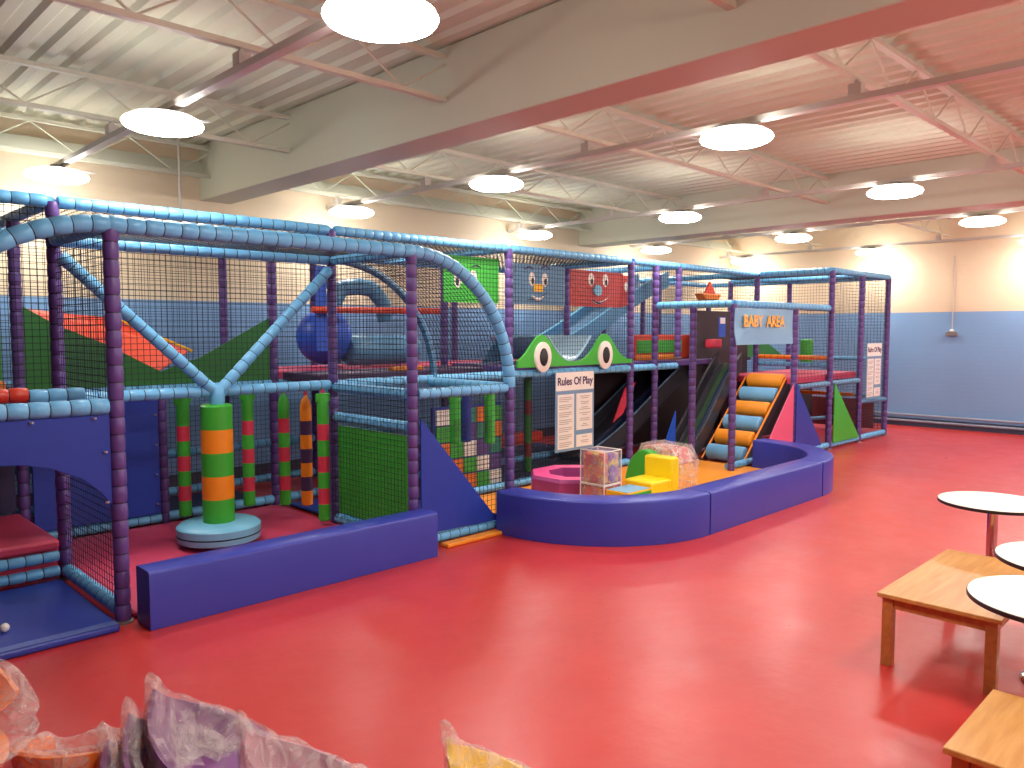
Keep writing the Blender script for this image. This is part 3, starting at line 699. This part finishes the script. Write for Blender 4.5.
b = MB(); slab(b, [(5.66, YM + .5, 1.3), (6.6, YM + 1.0, 1.3), (6.6, YM + 1.0, 1.62), (6.1, YM + .7, 1.6)], M['steel_blue']); tag(recentre(b.build('vinyl_sheet', smooth=False)), 'steel blue sloping sheet behind the left eye on the upper level', 'vinyl sheet')

# ------------------------------------------------------------------ face boards
def face_board(x0, x1, y, z0, z1, m, label, draw):
    t = thing('face_board', ((x0 + x1) / 2, y, z0), label, 'face board', 'painted face boards on the upper level')
    b = MB(); b.b2(x0, x1, y, y + .012, z0, z1, m); b.build('board', t, smooth=False); draw(t, y); return t
def disc(par, cx, cz, rx, rz, y, m, nm, th=.004):
    q = MB(); R = [[V((cx + rx * math.cos(2 * PI * j / 20), yy, cz + rz * math.sin(2 * PI * j / 20))) for j in range(20)] for yy in (y, y - th)]
    q.rings(R, m); return q.build(nm, par)
def strip(par, pts, w, y, m, nm):
    q = MB(); q.sweep([(p[0], y, p[1]) for p in pts], [w * (.3 + .7 * math.sin(PI * (i + .5) / len(pts))) for i in range(len(pts))], m, n=6); return q.build(nm, par)
def fb(t, y):
    for ex in (6.0, 6.2):
        e = disc(t, ex, 2.2, .045, .075, y, M['white'], 'eye'); disc(e, ex + .01, 2.18, .02, .035, y - .004, M['black'], 'pupil')
    strip(t, [(5.9 + .03 * i, 2.3 + .03 * math.sin(i * PI / 4)) for i in range(5)], .008, y - .003, M['ink'], 'eyebrow'); strip(t, [(6.15 + .03 * i, 2.32 + .03 * math.sin(i * PI / 4)) for i in range(5)], .008, y - .003, M['ink'], 'eyebrow')
    q = MB(); q.b2(6.03, 6.17, y - .006, y, 2.07, 2.15, M['gold']); q.build('nose', t, bevel=.01)
    strip(t, [(6.0 + .035 * i, 2.02 - .03 * math.sin(i * PI / 5)) for i in range(6)], .018, y - .003, M['white'], 'mouth')
    strip(t, [(5.93 + .045 * i, 1.985 - .03 * math.sin(i * PI / 7) + .012 * i) for i in range(8)], .006, y - .004, M['black'], 'mouth_line')
def fr(t, y):
    for ex in (6.98, 7.24):
        e = disc(t, ex, 2.24, .05, .075, y, M['white'], 'eye'); disc(e, ex + .012, 2.215, .02, .035, y - .004, M['black'], 'pupil')
    disc(t, 7.09, 2.12, .075, .062, y, M['sky'], 'nose', .02)
    q = MB(); q.prism([(6.96 + .36 * i / 12, y, 2.02 - .085 * math.sin(PI * i / 12) + .05 * i / 12) for i in range(13)] + [(7.32 - .36 * i / 12, y, 2.07 - .01 - .045 * math.sin(PI * (12 - i) / 12) - .05 * i / 12) for i in range(1, 12)], (0, -.004, 0), M['white']); q.build('mouth', t, smooth=False)
    strip(t, [(7.0 + .03 * i, 2.005 - .03 * math.sin(i * PI / 8)) for i in range(9)], .012, y - .004, M['ink'], 'mouth_line')
def fg(t, y):
    e = disc(t, 5.18, 2.16, .05, .09, y, M['white'], 'eye'); disc(e, 5.17, 2.13, .02, .04, y - .004, M['black'], 'pupil')
    e = disc(t, 4.98, 2.16, .05, .09, y, M['white'], 'eye'); disc(e, 4.97, 2.13, .02, .04, y - .004, M['black'], 'pupil')
    strip(t, [(5.16 + .03 * i, 2.28 + .02 * math.sin(i * PI / 4)) for i in range(5)], .008, y - .003, M['ink'], 'eyebrow')
face_board(4.80, 5.53, YM + .075, 1.93, 2.38, M['face_green'], 'bright green board with a painted face hanging under the roof rail', fg)
face_board(5.68, 6.53, YM + .06, 1.93, 2.36, M['face_blue'], 'grey blue board with a painted face and yellow nose under the roof rail', fb)
face_board(6.62, 7.58, YM + .06, 1.93, 2.34, M['face_red'], 'red board with a smiling face and a blue nose under the roof rail', fr)
face_board(7.78, 8.05, YM + .25, 1.96, 2.34, M['face_red'], 'narrow dark red painted board right of the smiling red one', lambda t, y: disc(t, 7.9, 2.2, .05, .06, y, M['white'], 'eye'))

# ------------------------------------------------------------------ rules signs and banner
def rules(x0, x1, y, z0, z1, label):
    t = thing('rules_sign', ((x0 + x1) / 2, y, z0), label, 'sign', None); w = x1 - x0; h = z1 - z0
    b = MB(); b.b2(x0, x1, y, y + .008, z0, z1, M['signblue']); b.build('board', t, smooth=False)
    b = MB(); b.b2(x0 + .008, x1 - .008, y - .003, y, z1 - .2 * h / .85, z1 - .006, M['white']); b.build('heading_panel', t, smooth=False)
    b = MB(); b.b2(x0 + .035 * w / .65, x0 + .47 * w, y - .003, y, z0 + .03, z1 - .24 * h / .85, M['white'])
    b.b2(x0 + .53 * w, x1 - .03, y - .003, y, z0 + .25 * h, z1 - .24 * h / .85, M['white']); b.b2(x0 + .53 * w, x1 - .03, y - .003, y, z0 + .03, z0 + .19 * h, M['white'])
    b.build('text_panels', t, smooth=False)
    b = MB(); b_r = MB()
    rnd = random.Random(3)
    zt = z1 - .27 * h / .85; k = 0
    while zt > z0 + .05:
        if k % 4 != 3: b.b2(x0 + .09 * w, x0 + (.41 if k % 4 < 2 else .33) * w, y - .005, y - .003, zt - .006, zt, M['greyink'])
        if zt > z0 + .27 * h or zt < z0 + .17 * h:
            if k % 3 != 2: q = rnd.uniform(.04, .14) * w; b_r.b2(x0 + .56 * w + q, x1 - .06 * w - q, y - .005, y - .003, zt - .006, zt, M['greyink'])
        zt -= .0175 * h / .85 * 1.15; k += 1
    b.build('small_print', t, smooth=False); b_r.build('small_print', t, smooth=False)
    text('heading', 'Rules Of Play', ((x0 + x1) / 2, y - .004, z1 - .105 * h / .85), (1, 0, 0), (0, 0, 1), .118 * w / .65, M['ink'], t, off=.003, depth=.001, sx=.93)
    return t
rules(6.22, 6.87, YM - .085, .33, 1.205, 'white Rules Of Play sign below the two eyes')
rules(11.90, 12.47, 4.545, .63, 1.47, 'white Rules Of Play sign on the end tower beside the far wall')
t = thing('banner', (8.94, YF, 1.48), 'pale blue banner with amber BABY AREA lettering under the canopy rail', 'banner')
b = MB(); nx, nz = 20, 10; x0, x1, z0, z1 = 8.10, 9.54, 1.49, 1.915; R = []
for yo in (0, .008):
    R.append(yo)
vs = []; fs = []
def by(u, w): return YF - .06 + .010 * math.sin(u * 6 + w * 3) - .02 * math.exp(-((u - w * .5) / .12) ** 2)
for yo in R:
    for j in range(nz + 1):
        for i in range(nx + 1):
            u, w = i / nx, j / nz; vs.append((x0 + (x1 - x0) * u, by(u, w) + yo, z0 + (z1 - z0) * w))
N = (nx + 1) * (nz + 1)
for j in range(nz):
    for i in range(nx):
        a = j * (nx + 1) + i; fs.append((a, a + 1, a + nx + 2, a + nx + 1)); fs.append((N + a, N + a + nx + 1, N + a + nx + 2, N + a + 1))
for i in range(nx): fs.append((i, N + i, N + i + 1, i + 1)); a = nz * (nx + 1) + i; fs.append((a, a + 1, N + a + 1, N + a))
for j in range(nz): a = j * (nx + 1); fs.append((a, a + nx + 1, N + a + nx + 1, N + a)); a += nx; fs.append((a, N + a, N + a + nx + 1, a + nx + 1))
b.add(vs, fs, M['sky_cloth']); b.build('cloth', t)
text('lettering', 'BABY  AREA', (8.74, YF - .088, 1.76), (1, 0, 0), (0, 0, 1), .19, M['amber'], t, off=.0045, depth=.004, sx=.98)

# ------------------------------------------------------------------ upper level furniture (seen through nets)
b = MB(); b.sweep([(4.52, YQ + .3, 1.45), (4.56, YQ + .3, 1.45), (5.36, YQ + .3, 1.45), (5.4, YQ + .3, 1.45)], [.14, .165, .165, .14], M['steel_blue'], n=24)
tag(recentre(b.build('foam_roller')), 'large steel blue foam roller lying on the upper deck', 'foam roller')
b = MB(); b.pad([(4.55, YQ + .6, 1.3), (4.55, YQ + .6, 1.95), (4.62, YQ + .6, 2.1), (4.8, YQ + .6, 2.15), (5.05, YQ + .6, 2.12), (5.2, YQ + .6, 2.0), (5.22, YQ + .6, 1.75)], M['steel_blue'], r=.09, pitch=.4, n=14)
tag(recentre(b.build('bent_foam_tube')), 'bent steel blue foam tube arching above the blue roller', 'foam tube')
b = MB(); prof = [(max(.004, .29 * math.sin(PI * i / 16)), 1.59 - .29 * math.cos(PI * i / 16)) for i in range(17)]
b.lathe(prof, (4.35, YQ + .45, 0), M['royal'], n=28); tag(recentre(b.build('punch_ball')), 'big royal blue ball on the upper deck left of the roller', 'ball')
b = MB(); b.b2(4.08, 4.2, YQ + .15, YQ + .17, 1.45, 2.3, M['royal']); tag(recentre(b.build('vinyl_sheet', smooth=False)), 'narrow royal blue sheet hanging above the big blue ball', 'vinyl sheet')
b = MB(); b.b2(4.4, 4.78, YM + .36, YM + .44, 1.27, 1.31, M['orange']); tag(recentre(b.build('foam_bar', bevel=.01)), 'short orange foam strip in front of the big blue ball', 'foam bar')
# barrier red / green
t = thing('padded_barrier', (9.2, YM + .35, 1.24), 'red padded barrier with a green centre on the upper deck behind the canopy', 'barrier')
b = MB(); b.b2(8.2, 9.55, YM + .3, YM + .38, 1.27, 1.60, M['redorange']); b.build('frame_pad', t, bevel=.02)
b = MB(); b.b2(8.2, 9.2, YM + .27, YM + .31, 1.36, 1.53, M['green_mid']); b.build('centre_pad', t, bevel=.01)
b = MB(); b.b2(8.2, 9.0, YM + .22, YM + .32, 1.27, 1.34, M['orange']); b.build('foot_pad', t, bevel=.015)
t = thing('toy_boat', (10.2, 6.2, 2.12), 'small orange padded boat toy high under the roof netting', 'toy')
b = MB(); b.prism([(9.95, 6.15, 2.2), (10.5, 6.15, 2.2), (10.4, 6.15, 2.1), (10.05, 6.15, 2.1)], (0, .15, 0), M['orange_pad']); b.build('hull', t, bevel=.02)
b = MB(); b.prism([(10.1, 6.2, 2.2), (10.4, 6.2, 2.2), (10.25, 6.2, 2.38)], (0, .03, 0), M['redorange']); b.build('sail', t, smooth=False)
b = MB(); b.b2(9.98, 10.45, 6.1, 6.35, 2.06, 2.1, M['steel']); b.b2(10.2, 10.24, 6.2, 6.24, 1.28, 2.06, M['purple']); b.build('stand', t, smooth=False)
t = thing('notice', (9.58, 5.6, 1.57), 'small blue and white notice seen through the netting behind the canopy post', 'sign')
b = MB(); b.b2(9.5, 9.66, 5.6, 5.61, 1.57, 1.84, M['royal']); b.build('board', t, smooth=False)
b = MB(); b.b2(9.52, 9.64, 5.595, 5.60, 1.75, 1.83, M['white']); b.build('heading_panel', t, smooth=False)
b = MB(); b.b2(9.36, 9.62, 5.62, 5.74, 1.42, 1.54, M['crimson']); tag(recentre(b.build('foam_block', bevel=.02)), 'crimson foam block under the small blue notice', 'foam block')
b = MB(); slab(b, [(10.9, YM + .3, 1.25), (12.2, YM + .3, 1.25), (10.9, YM + .3, 1.75)], M['green_dark']); tag(recentre(b.build('vinyl_triangle', smooth=False)), 'dark green triangle behind the banner in the end tower', 'vinyl sheet')

# ------------------------------------------------------------------ slides
def slide(x0, z0, x1, z1, y0, y1, label, lanes, lip, sm=None):
    t = thing('slide', (x0, (y0 + y1) / 2, z0), label, 'slide'); n = 20
    def zc(u): return z0 + (z1 - z0) * (u * u * (3 - 2 * u) * .35 + u * .65)
    yw = (y1 - y0) / len(lanes)
    for k, m in enumerate(lanes):
        R = []
        for i in range(n + 1):
            u = i / n; x = x0 + (x1 - x0) * u; z = zc(u); ya = y0 + k * yw; yb = ya + yw
            R.append([V((x, ya, z + .03)), V((x, ya + yw * .1, z)), V((x, yb - yw * .1, z)), V((x, yb, z + .03)), V((x, yb, z - .04)), V((x, ya, z - .04))])
        b = MB(); b.rings(R, m); b.build('lane', t)
    for yy in (y0 - .03, y1 + .03):
        R = []
        for i in range(n + 1):
            u = i / n; x = x0 + (x1 - x0) * u; z = zc(u)
            R.append([V((x, yy - .02, z - .08)), V((x, yy + .02, z - .08)), V((x, yy + .02, z + .15)), V((x, yy - .02, z + .15))])
        b = MB(); b.rings(R, sm or M['slide']); sd = b.build('side', t, smooth=True)
        b = MB(); b.sweep([(x0 + (x1 - x0) * i / n, yy, zc(i / n) + .155) for i in range(n + 1)], [.012] * (n + 1), lip, n=6); b.build('lip', sd)
slide(8.45, .06, 9.65, 1.2, 5.38, 5.67, 'charcoal slide with dull green and blue lanes beside the orange and blue rollers', [M['slideblue'], M['slidegreen'], M['slide']], M['slide'])
slide(7.3, .1, 9.6, 1.22, 5.98, 6.5, 'dark slide with a pale edge behind the rules sign', [M['slideblue'], M['slide']], M['bluegrey'])
slide(7.5, 1.30, 10.2, 2.40, 6.95, 7.45, 'upper slide with pale edges running up behind the red face board', [M['bluegrey'], M['bluegrey']], M['sky'], M['steel_blue'])
b = MB(); slab(b, [(7.6, 5.94, .52), (7.8, 5.94, .62), (8.06, 5.94, 1.0), (7.84, 5.94, .94)], M['crimson']); tag(recentre(b.build('vinyl_patch', smooth=False)), 'red patch of vinyl on the side of the dark slide, right of the rules sign', 'vinyl sheet')
b = MB(); slab(b, [(8.22, 5.66, .06), (8.55, 5.66, .06), (8.55, 5.66, .62)], M['royal']); tag(recentre(b.build('vinyl_triangle', smooth=False)), 'royal blue triangle between two canopy posts', 'vinyl sheet')

# ------------------------------------------------------------------ roller climb
t = thing('roller_climb', (9.1, 5.0, 0), 'sloping climb of orange and pale blue foam rollers beside the pink triangle', 'roller climb')
cols = [M['steel_blue'], M['orange']] * 3
cols = [mat('roller_blue_vinyl', rgb(110, 172, 214), .4), mat('roller_orange_vinyl', rgb(244, 150, 34), .4)] * 3
for k in range(6):
    x = 8.74 + k * .2; z = .12 + k * .172
    rr = .103
    b = MB(); b.sweep([(x, 5.27, z), (x, 5.25, z), (x, 4.78, z), (x, 4.76, z)], [.085, rr, rr, .085], cols[k], n=20); b.build('roller', t)
for yy in (4.73, 5.30):
    b = MB(); b.prism([(8.58, yy - .015, .0), (8.72, yy - .015, .0), (9.70, yy - .015, .9), (9.70, yy - .015, 1.02)], (0, .03, 0), M['slide']); b.build('side_board', t, smooth=False)
    b = MB(); b.sweep([(8.62, yy, .04), (9.70, yy, 1.03)], [.012, .012], M['orange'], n=8); b.build('edge_rope', t)

# ------------------------------------------------------------------ bumpers
def bumper_path(pts, w, h, label):
    """pts: outer edge outline on the floor, w inward width"""
    b = MB(); P = [V((p[0], p[1], 0)) for p in pts]; R = []
    for i, p in enumerate(P):
        if i == 0: t = P[1] - P[0]
        elif i == len(P) - 1: t = P[-1] - P[-2]
        else: t = (P[i + 1] - P[i - 1])
        t.normalize(); n = V((-t.y, t.x, 0)); r = .018
        R.append([p + V((0, 0, .002)), p + V((0, 0, h - r)), p + n * r * .3 + V((0, 0, h - r * .3)), p + n * r + V((0, 0, h)), p + n * (w - r) + V((0, 0, h)), p + n * (w - r * .3) + V((0, 0, h - r * .3)), p + n * w + V((0, 0, h - r)), p + n * w + V((0, 0, .002))])
    b.rings(R, M['bumper']); o = b.build('bumper', ang=50); recentre(o); tag(o, label, 'bumper', 'indigo vinyl bumpers on the red floor'); return o
bumper_path([(1.53, 4.38), (3.56, 4.38)], .2, .33, 'straight indigo bumper in front of the carousel bay, beside the left purple post')
def arc(cx, cy, r, a0, a1, n=16): return [(cx + r * math.cos(a0 + (a1 - a0) * i / n), cy + r * math.sin(a0 + (a1 - a0) * i / n)) for i in range(n + 1)]
bumper_path([(4.32, 4.56)] + arc(5.5, 4.48, 1.18, PI, 1.5 * PI), .26, .35, 'curved indigo bumper at the left end of the baby area')
bumper_path([(5.52, 3.3), (7.6, 3.3)], .26, .35, 'straight indigo bumper between the two curved ones of the baby area')
bumper_path(arc(7.62, 4.48, 1.18, 1.5 * PI, 2 * PI) + [(8.8, 4.56)], .26, .35, 'curved indigo bumper at the right end of the baby area')

# ------------------------------------------------------------------ soft toys in the baby area
t = thing('ball_pit_ring', (5.72, 4.92, .022), 'magenta eight-sided foam ring with a pink top', 'foam ring')
R1 = [];
def octo(r, z): return [V((5.72 + r * math.cos(PI / 8 + j * PI / 4), 4.92 + r * math.sin(PI / 8 + j * PI / 4), z)) for j in range(8)]
b = MB(); b.rings([octo(.40, .03), octo(.46, .06), octo(.46, .25), octo(.44, .28)], M['magenta'], cap=False); b.rings([octo(.27, .28), octo(.26, .03)], M['magenta'], cap=False); b.build('side_pad', t, smooth=False)
b = MB(); b.rings([octo(.44, .28), octo(.27, .28)], M['hotpink'], cap=False); b.build('top_pad', t, smooth=False)
b = MB(); b.rings([octo(.27, .05), octo(.02, .05)], M['magenta'], cap=False); b.build('base_pad', t, smooth=False)
def cased_block(x, y, z, sx, sy, sz, m1, m2, label, group=None):
    t = thing('cased_block', (x, y, z), label, 'soft block', 'clear-wrapped blocks')
    b = MB(); b.b2(x - sx / 2 + .012, x - .02, y - sy / 2 + .025, y + sy / 2 - .015, z + .008, z + sz - .02, m1); b.b2(x - .019, x + sx / 2 - .012, y - sy / 2 + .012, y + sy / 2 - .012, z + .008, z + sz - .02, m2); b.build('contents', t, bevel=.02)
    b = MB(); b.b2(x - sx / 2, x + sx / 2, y - sy / 2, y + sy / 2, z + .003, z + sz, M['cubefilm']); b.build('clear_case', t, bevel=.008)
    b = MB()
    for (a, c) in ((-1, -1), (1, -1), (1, 1), (-1, 1)): b.sweep([(x + a * sx / 2, y + c * sy / 2, z + .01), (x + a * sx / 2, y + c * sy / 2, z + sz)], [.005] * 2, M['white'], n=5)
    for zz in (z + .008, z + sz):
        b.sweep([(x - sx / 2, y - sy / 2, zz), (x + sx / 2, y - sy / 2, zz), (x + sx / 2, y + sy / 2, zz), (x - sx / 2, y + sy / 2, zz), (x - sx / 2, y - sy / 2, zz)], [.005] * 5, M['white'], n=5)
    b.build('piping', t)
cased_block(5.42, 4.36, .022, .24, .27, .27, M['conf_orange'], M['conf_orange'], 'lower clear-wrapped orange patterned block, beneath the other')
cased_block(5.42, 4.36, .295, .24, .27, .3, M['conf_orange'], M['conf_purple'], 'upper clear-wrapped orange and purple block, stacked on another')
t = thing('activity_box', (5.43, 4.06, .022), 'low yellow and green printed box in front of the clear-wrapped blocks', 'box')
b = MB(); b.b2(5.27, 5.60, 3.94, 4.18, .024, .28, M['gold']); b.build('box', t, bevel=.006)
b = MB(); b.b2(5.28, 5.59, 3.932, 3.94, .04, .265, M['green_mid']); b.build('front_panel', t, smooth=False)
b = MB(); b.b2(5.28, 5.59, 3.95, 4.17, .28, .284, M['sky_cloth']); b.build('lid', t, smooth=False)
b = MB()
for k in range(3): b.b2(5.42 + k * .05, 5.455 + k * .05, 3.926, 3.932, .19, .24, M['crimson'])
b.build('print', t, smooth=False)
t = thing('foam_chair', (6.2, 4.2, .022), 'bright yellow foam toddler seat with an upright back', 'foam seat')
b = MB(); b.b2(5.84, 6.15, 4.10, 4.42, .024, .27, M['yellow']); b.build('seat', t, bevel=.02)
b = MB(); b.b2(6.155, 6.28, 4.10, 4.42, .024, .46, M['yellow']); b.build('backrest', t, bevel=.02)
t = thing('play_arch', (6.7, 4.75, .022), 'film-wrapped foam arch with a green rounded end, red top and yellow side', 'foam arch')
b = MB(); R = []
cxx = 6.56
for xx in (cxx - .12, cxx): R.append([V((xx, 4.63 + .24 * math.cos(a), .03 + .42 * math.sin(a))) for a in [PI * i / 18 for i in range(19)]])
b.rings(R, M['green_mid']); b.build('rounded_end', t, bevel=.01)
b = MB(); R = []
for xx, k in ((cxx + .01, 1.0), (cxx + .32, .98)): R.append([V((xx, 4.55 + .8 * k * q[0], .03 + .8 * k * q[1])) for q in ((-.28, 0), (-.3, .34), (-.2, .53), (.2, .55), (.3, .34), (.28, 0))])
b.rings(R, M['conf_yellow']); b.build('body', t, bevel=.02)
b = MB(); R = []
for xx, k in ((cxx + .0, 1.0), (cxx + .33, .98)): R.append([V((xx, 4.55 + .8 * k * q[0], .03 + .8 * k * q[1])) for q in ((-.315, .36), (-.21, .545), (.21, .565), (.31, .36))])
b.rings(R, M['conf_red']); b.build('cover', t, bevel=.02)
b = MB(); R = []
for xx, k in ((cxx - .02, 1.02), (cxx + .18, 1.03), (cxx + .36, 1.01)): R.append([V((xx + random.uniform(-.01, .01), 4.55 + .8 * k * q[0], .03 + .8 * k * q[1])) for q in ((-.3, 0.005), (-.33, .36), (-.22, .56), (.22, .58), (.33, .36), (.3, 0.005))])
b.rings(R, M['film']); b.build('wrapping_film', t)

# ------------------------------------------------------------------ tables
def round_table(x, y, z, r, label):
    t = thing('round_table', (x, y, 0), label, 'table', 'white round tables')
    b = MB(); b.lathe([(r - .004, z - .022), (r, z - .019), (r, z - .004), (r - .002, z - .002)], (x, y, 0), M['edge'], n=72); tp = b.build('tabletop', t)
    b = MB(); b.lathe([(r - .003, z - .003), (r - .004, z)], (x, y, 0), M['laminate'], n=72); b.build('laminate', tp)
    b = MB(); b.lathe([(.03, .02), (.03, z - .03), (.06, z - .03), (.06, z - .022)], (x, y, 0), M['chrome'], n=28); b.build('pole', t)
    b = MB(); b.lathe([(.2, 0), (.2, .008), (.19, .014), (.05, .022), (.035, .03)], (x, y, 0), M['chrome'], n=40); b.build('base_plate', t)
round_table(5.47, 1.30, .60, .305, 'white round pedestal table behind the wooden table, its chrome pole in full view')
round_table(4.32, .68, .60, .325, 'white round table cut by the picture edge, middle of the three')
round_table(3.62, .61, .60, .325, 'nearest white round table, overlapping the corner of the wooden table')
def low_table(x0, x1, y0, y1, z, label):
    t = thing('low_table', ((x0 + x1) / 2, (y0 + y1) / 2, 0), label, 'table', 'low wooden tables')
    b = MB(); b.b2(x0, x1, y0, y1, z - .022, z, M['oak']); b.build('tabletop', t, bevel=.004)
    for xx in (x0 + .045, x1 - .045):
        for yy in (y0 + .045, y1 - .045):
            b = MB(); b.b2(xx - .025, xx + .025, yy - .025, yy + .025, 0, z - .023, M['oak_leg']); b.build('leg', t, bevel=.003)
    for yy in (y0 + .04, y1 - .04):
        b = MB(); b.b2(x0 + .072, x1 - .072, yy - .01, yy + .01, z - .075, z - .023, M['oak_leg']); b.build('apron', t, smooth=False)
    for xx in (x0 + .04, x1 - .04):
        b = MB(); b.b2(xx - .01, xx + .01, y0 + .072, y1 - .072, z - .075, z - .023, M['oak_leg']); b.build('apron', t, smooth=False)
low_table(3.93, 5.02, .88, 1.42, .365, 'low light oak table on four legs standing among the round tables')
low_table(2.59, 3.15, -.4, .725, .365, 'low golden oak table in the bottom right corner of the picture')

# ------------------------------------------------------------------ bagged tub chairs in the foreground
def tub_chair(loc, yaw, h, m, label, group, legs=True, seed=0, sc=.62, tip=True, rk=(.36, .85)):
    """one-piece tub shell (+x is the front) in a crumpled clear bag"""
    t = thing('bagged_chair', loc, label, 'chair', group)
    rnd = random.Random(seed); N = 28; A = math.radians(125)
    zs = h - .36 * sc   # seat height
    def rim(phi):
        k = abs(phi) / A; return h - (rk[0] * k ** rk[1]) * sc
    def pt(phi, v, off=0):
        # v 0 = seat centre, 1 = rim
        zr = rim(phi)
        if v < .35: r = (v / .35) * .19 * sc; z = zs + .01 * (v / .35) ** 2
        else:
            k = (v - .35) / .65; r = (.19 + .075 * math.sin(k * PI / 2)) * sc; z = zs + .01 + (zr - zs - .01) * (k ** 1.2)
        r += off
        return V((-math.cos(phi) * r * 1.02, math.sin(phi) * r, z))
    b = MB(); o = 0; nv = 12; vs = []; fs = []
    for side, off in ((0, 0), (1, .012)):
        for i in range(N + 1):
            phi = -A + 2 * A * i / N
            for j in range(nv + 1): p = pt(phi, j / nv, off if j > 3 else 0); p.z -= (.012 if side and j <= 3 else 0); vs.append(p)
    W = nv + 1; S = (N + 1) * W
    for i in range(N):
        for j in range(nv):
            a = i * W + j; fs.append((a, a + 1, a + W + 1, a + W)); fs.append((S + a, S + a + W, S + a + W + 1, S + a + 1))
        a = i * W + nv; fs.append((a, S + a, S + a + W, a + W))
    for i in (0, N):
        for j in range(nv): a = i * W + j; fs.append((a, S + a, S + a + 1, a + 1))
    b.add(vs, fs, m)
    # seat front lip
    fv = [pt(-A, .35), pt(A, .35)]
    poly = [V((.0, -.19 * sc, zs + .01))] + [V((.24 * sc * math.cos(a) , .19 * sc * math.sin(a), zs + .01 - .03 * math.cos(a))) for a in [(-PI / 2 + PI * i / 12) for i in range(13)]]
    b.prism(poly[1:], (0, 0, -.015), m)
    off0 = V(loc); b.v = [tuple(V(p) + V((off0.x, off0.y, 0))) for p in b.v]
    sh = b.build('shell', t)
    if legs:
        for sx, sy in ((-1, -1), (-1, 1), (1, -1), (1, 1)):
            q = MB(); q.sweep([(loc[0] + sx * .12, loc[1] + sy * .12, zs - .01), (loc[0] + sx * .19, loc[1] + sy * .19, loc[2] + .0)], [.011, .011], M['chrome'], n=8); q.build('leg', t)
    # bag: loose envelope round the shell, gathered to pointed corners
    q = MB(); R = []
    nn = 44; levels = [(-.05, .96), (.04, 1.05), (.3, 1.1), (.6, 1.12), (.85, 1.1), (1.02, 1.06), (1.04, .95), (.9, .88), (.6, .8), (.25, .66), (.08, .4)]
    for lv, (v, k) in enumerate(levels):
        ring = []
        for j in range(nn):
            a = 2 * PI * j / nn; dphi = (a + PI) % (2 * PI) - PI   # 0 at +x front
            back = abs(dphi) / PI                                   # 1 at the back
            zr = rim((PI - abs(dphi))) if abs(dphi) > PI - A else rim(A) - .03
            z = zs + (zr + .01 - zs) * v
            r = .262 * sc * k * (1 + .03 * math.sin(5 * a + lv))
            w = noise.noise(V((math.cos(a) * 3, math.sin(a) * 3, lv * .9 + seed))) * .06 * sc
            p = V((math.cos(a) * (r + w) * 1.02, math.sin(a) * (r + w), z + w * .5))
            if tip and lv in (4, 5, 6):
                g = math.exp(-((PI - abs(dphi)) / .22) ** 2); p.x -= g * (.0, .025, .015)[lv - 4]; p.z += g * (.0, .06, .05)[lv - 4]
                g = math.exp(-((abs(dphi) - 1.1) / .14) ** 2); p.z += g * .02
            ring.append(p + V((off0.x, off0.y, 0)))
        R.append(ring)
    q.rings(R, M['film'], cap=False); bg = q.build('polythene_bag', t)
    sub = bg.modifiers.new('sub', 'SUBSURF'); sub.levels = 1; sub.render_levels = 1
    t.rotation_euler = (0, 0, yaw)
    return t
RY = -PI / 4 + .05      # facing the right of the picture
tub_chair((.96, 2.19, 0), RY, .60, M['chair_purple'], 'topmost purple chair of the bagged stack in the foreground', 'bagged purple chairs', seed=1, sc=.7)
tub_chair((.885, 2.17, 0), RY, .56, M['chair_purple'], 'middle purple chair of the bagged foreground stack', 'bagged purple chairs', seed=2, legs=False, sc=.7)
tub_chair((.815, 2.14, 0), RY, .52, M['chair_purple'], 'lowest purple chair of the bagged foreground stack', 'bagged purple chairs', seed=3, legs=False, sc=.7)
tub_chair((1.08, 1.86, 0), RY, .56, M['lilac'], 'pale lilac chair in cloudy polythene right of the purple stack', None, seed=4, sc=.7)
tub_chair((1.50, 1.51, 0), RY, .51, M['chair_yellow'], 'yellow chair in a clear bag at the bottom centre of the picture', None, seed=5, sc=.66)
tub_chair((.66, 2.45, 0), .85, .505, M['chair_orange'], 'rounded orange chair in a clear bag left of the purple stack', None, seed=6, tip=False, sc=.64, rk=(.14, 2.0))
tub_chair((.24, 2.50, 0), RY, .93, M['chair_orange'], 'tall bagged orange chair in the bottom left corner', None, seed=7, sc=1.05, rk=(.3, 1.3))

# ------------------------------------------------------------------ camera, world, view
f = 780.0; pit = math.atan(53 / f); th = math.radians(45.3714)
F = V((math.cos(th) * math.cos(pit), math.sin(th) * math.cos(pit), -math.sin(pit)))
Rt = V((math.sin(th), -math.cos(th), 0)); U = Rt.cross(F)
cam = bpy.data.cameras.new('camera'); co = bpy.data.objects.new('camera', cam); COL.objects.link(co)
cam.sensor_width = 36; cam.lens = f / 1024 * 36; cam.clip_start = .02
mx = Matrix((Rt, U, -F)).transposed().to_4x4(); mx.translation = V((0, 0, 1.65)); co.matrix_world = mx
scn.camera = co
w = bpy.data.worlds.new('world'); scn.world = w; w.use_nodes = True
w.node_tree.nodes['Background'].inputs[0].default_value = (.8, .85, .9, 1); w.node_tree.nodes['Background'].inputs[1].default_value = .3
vs_ = scn.view_settings; vs_.view_transform = 'Standard'; vs_.look = 'None'; vs_.gamma = 1; vs_.use_curve_mapping = False
vs_.exposure = 0.18
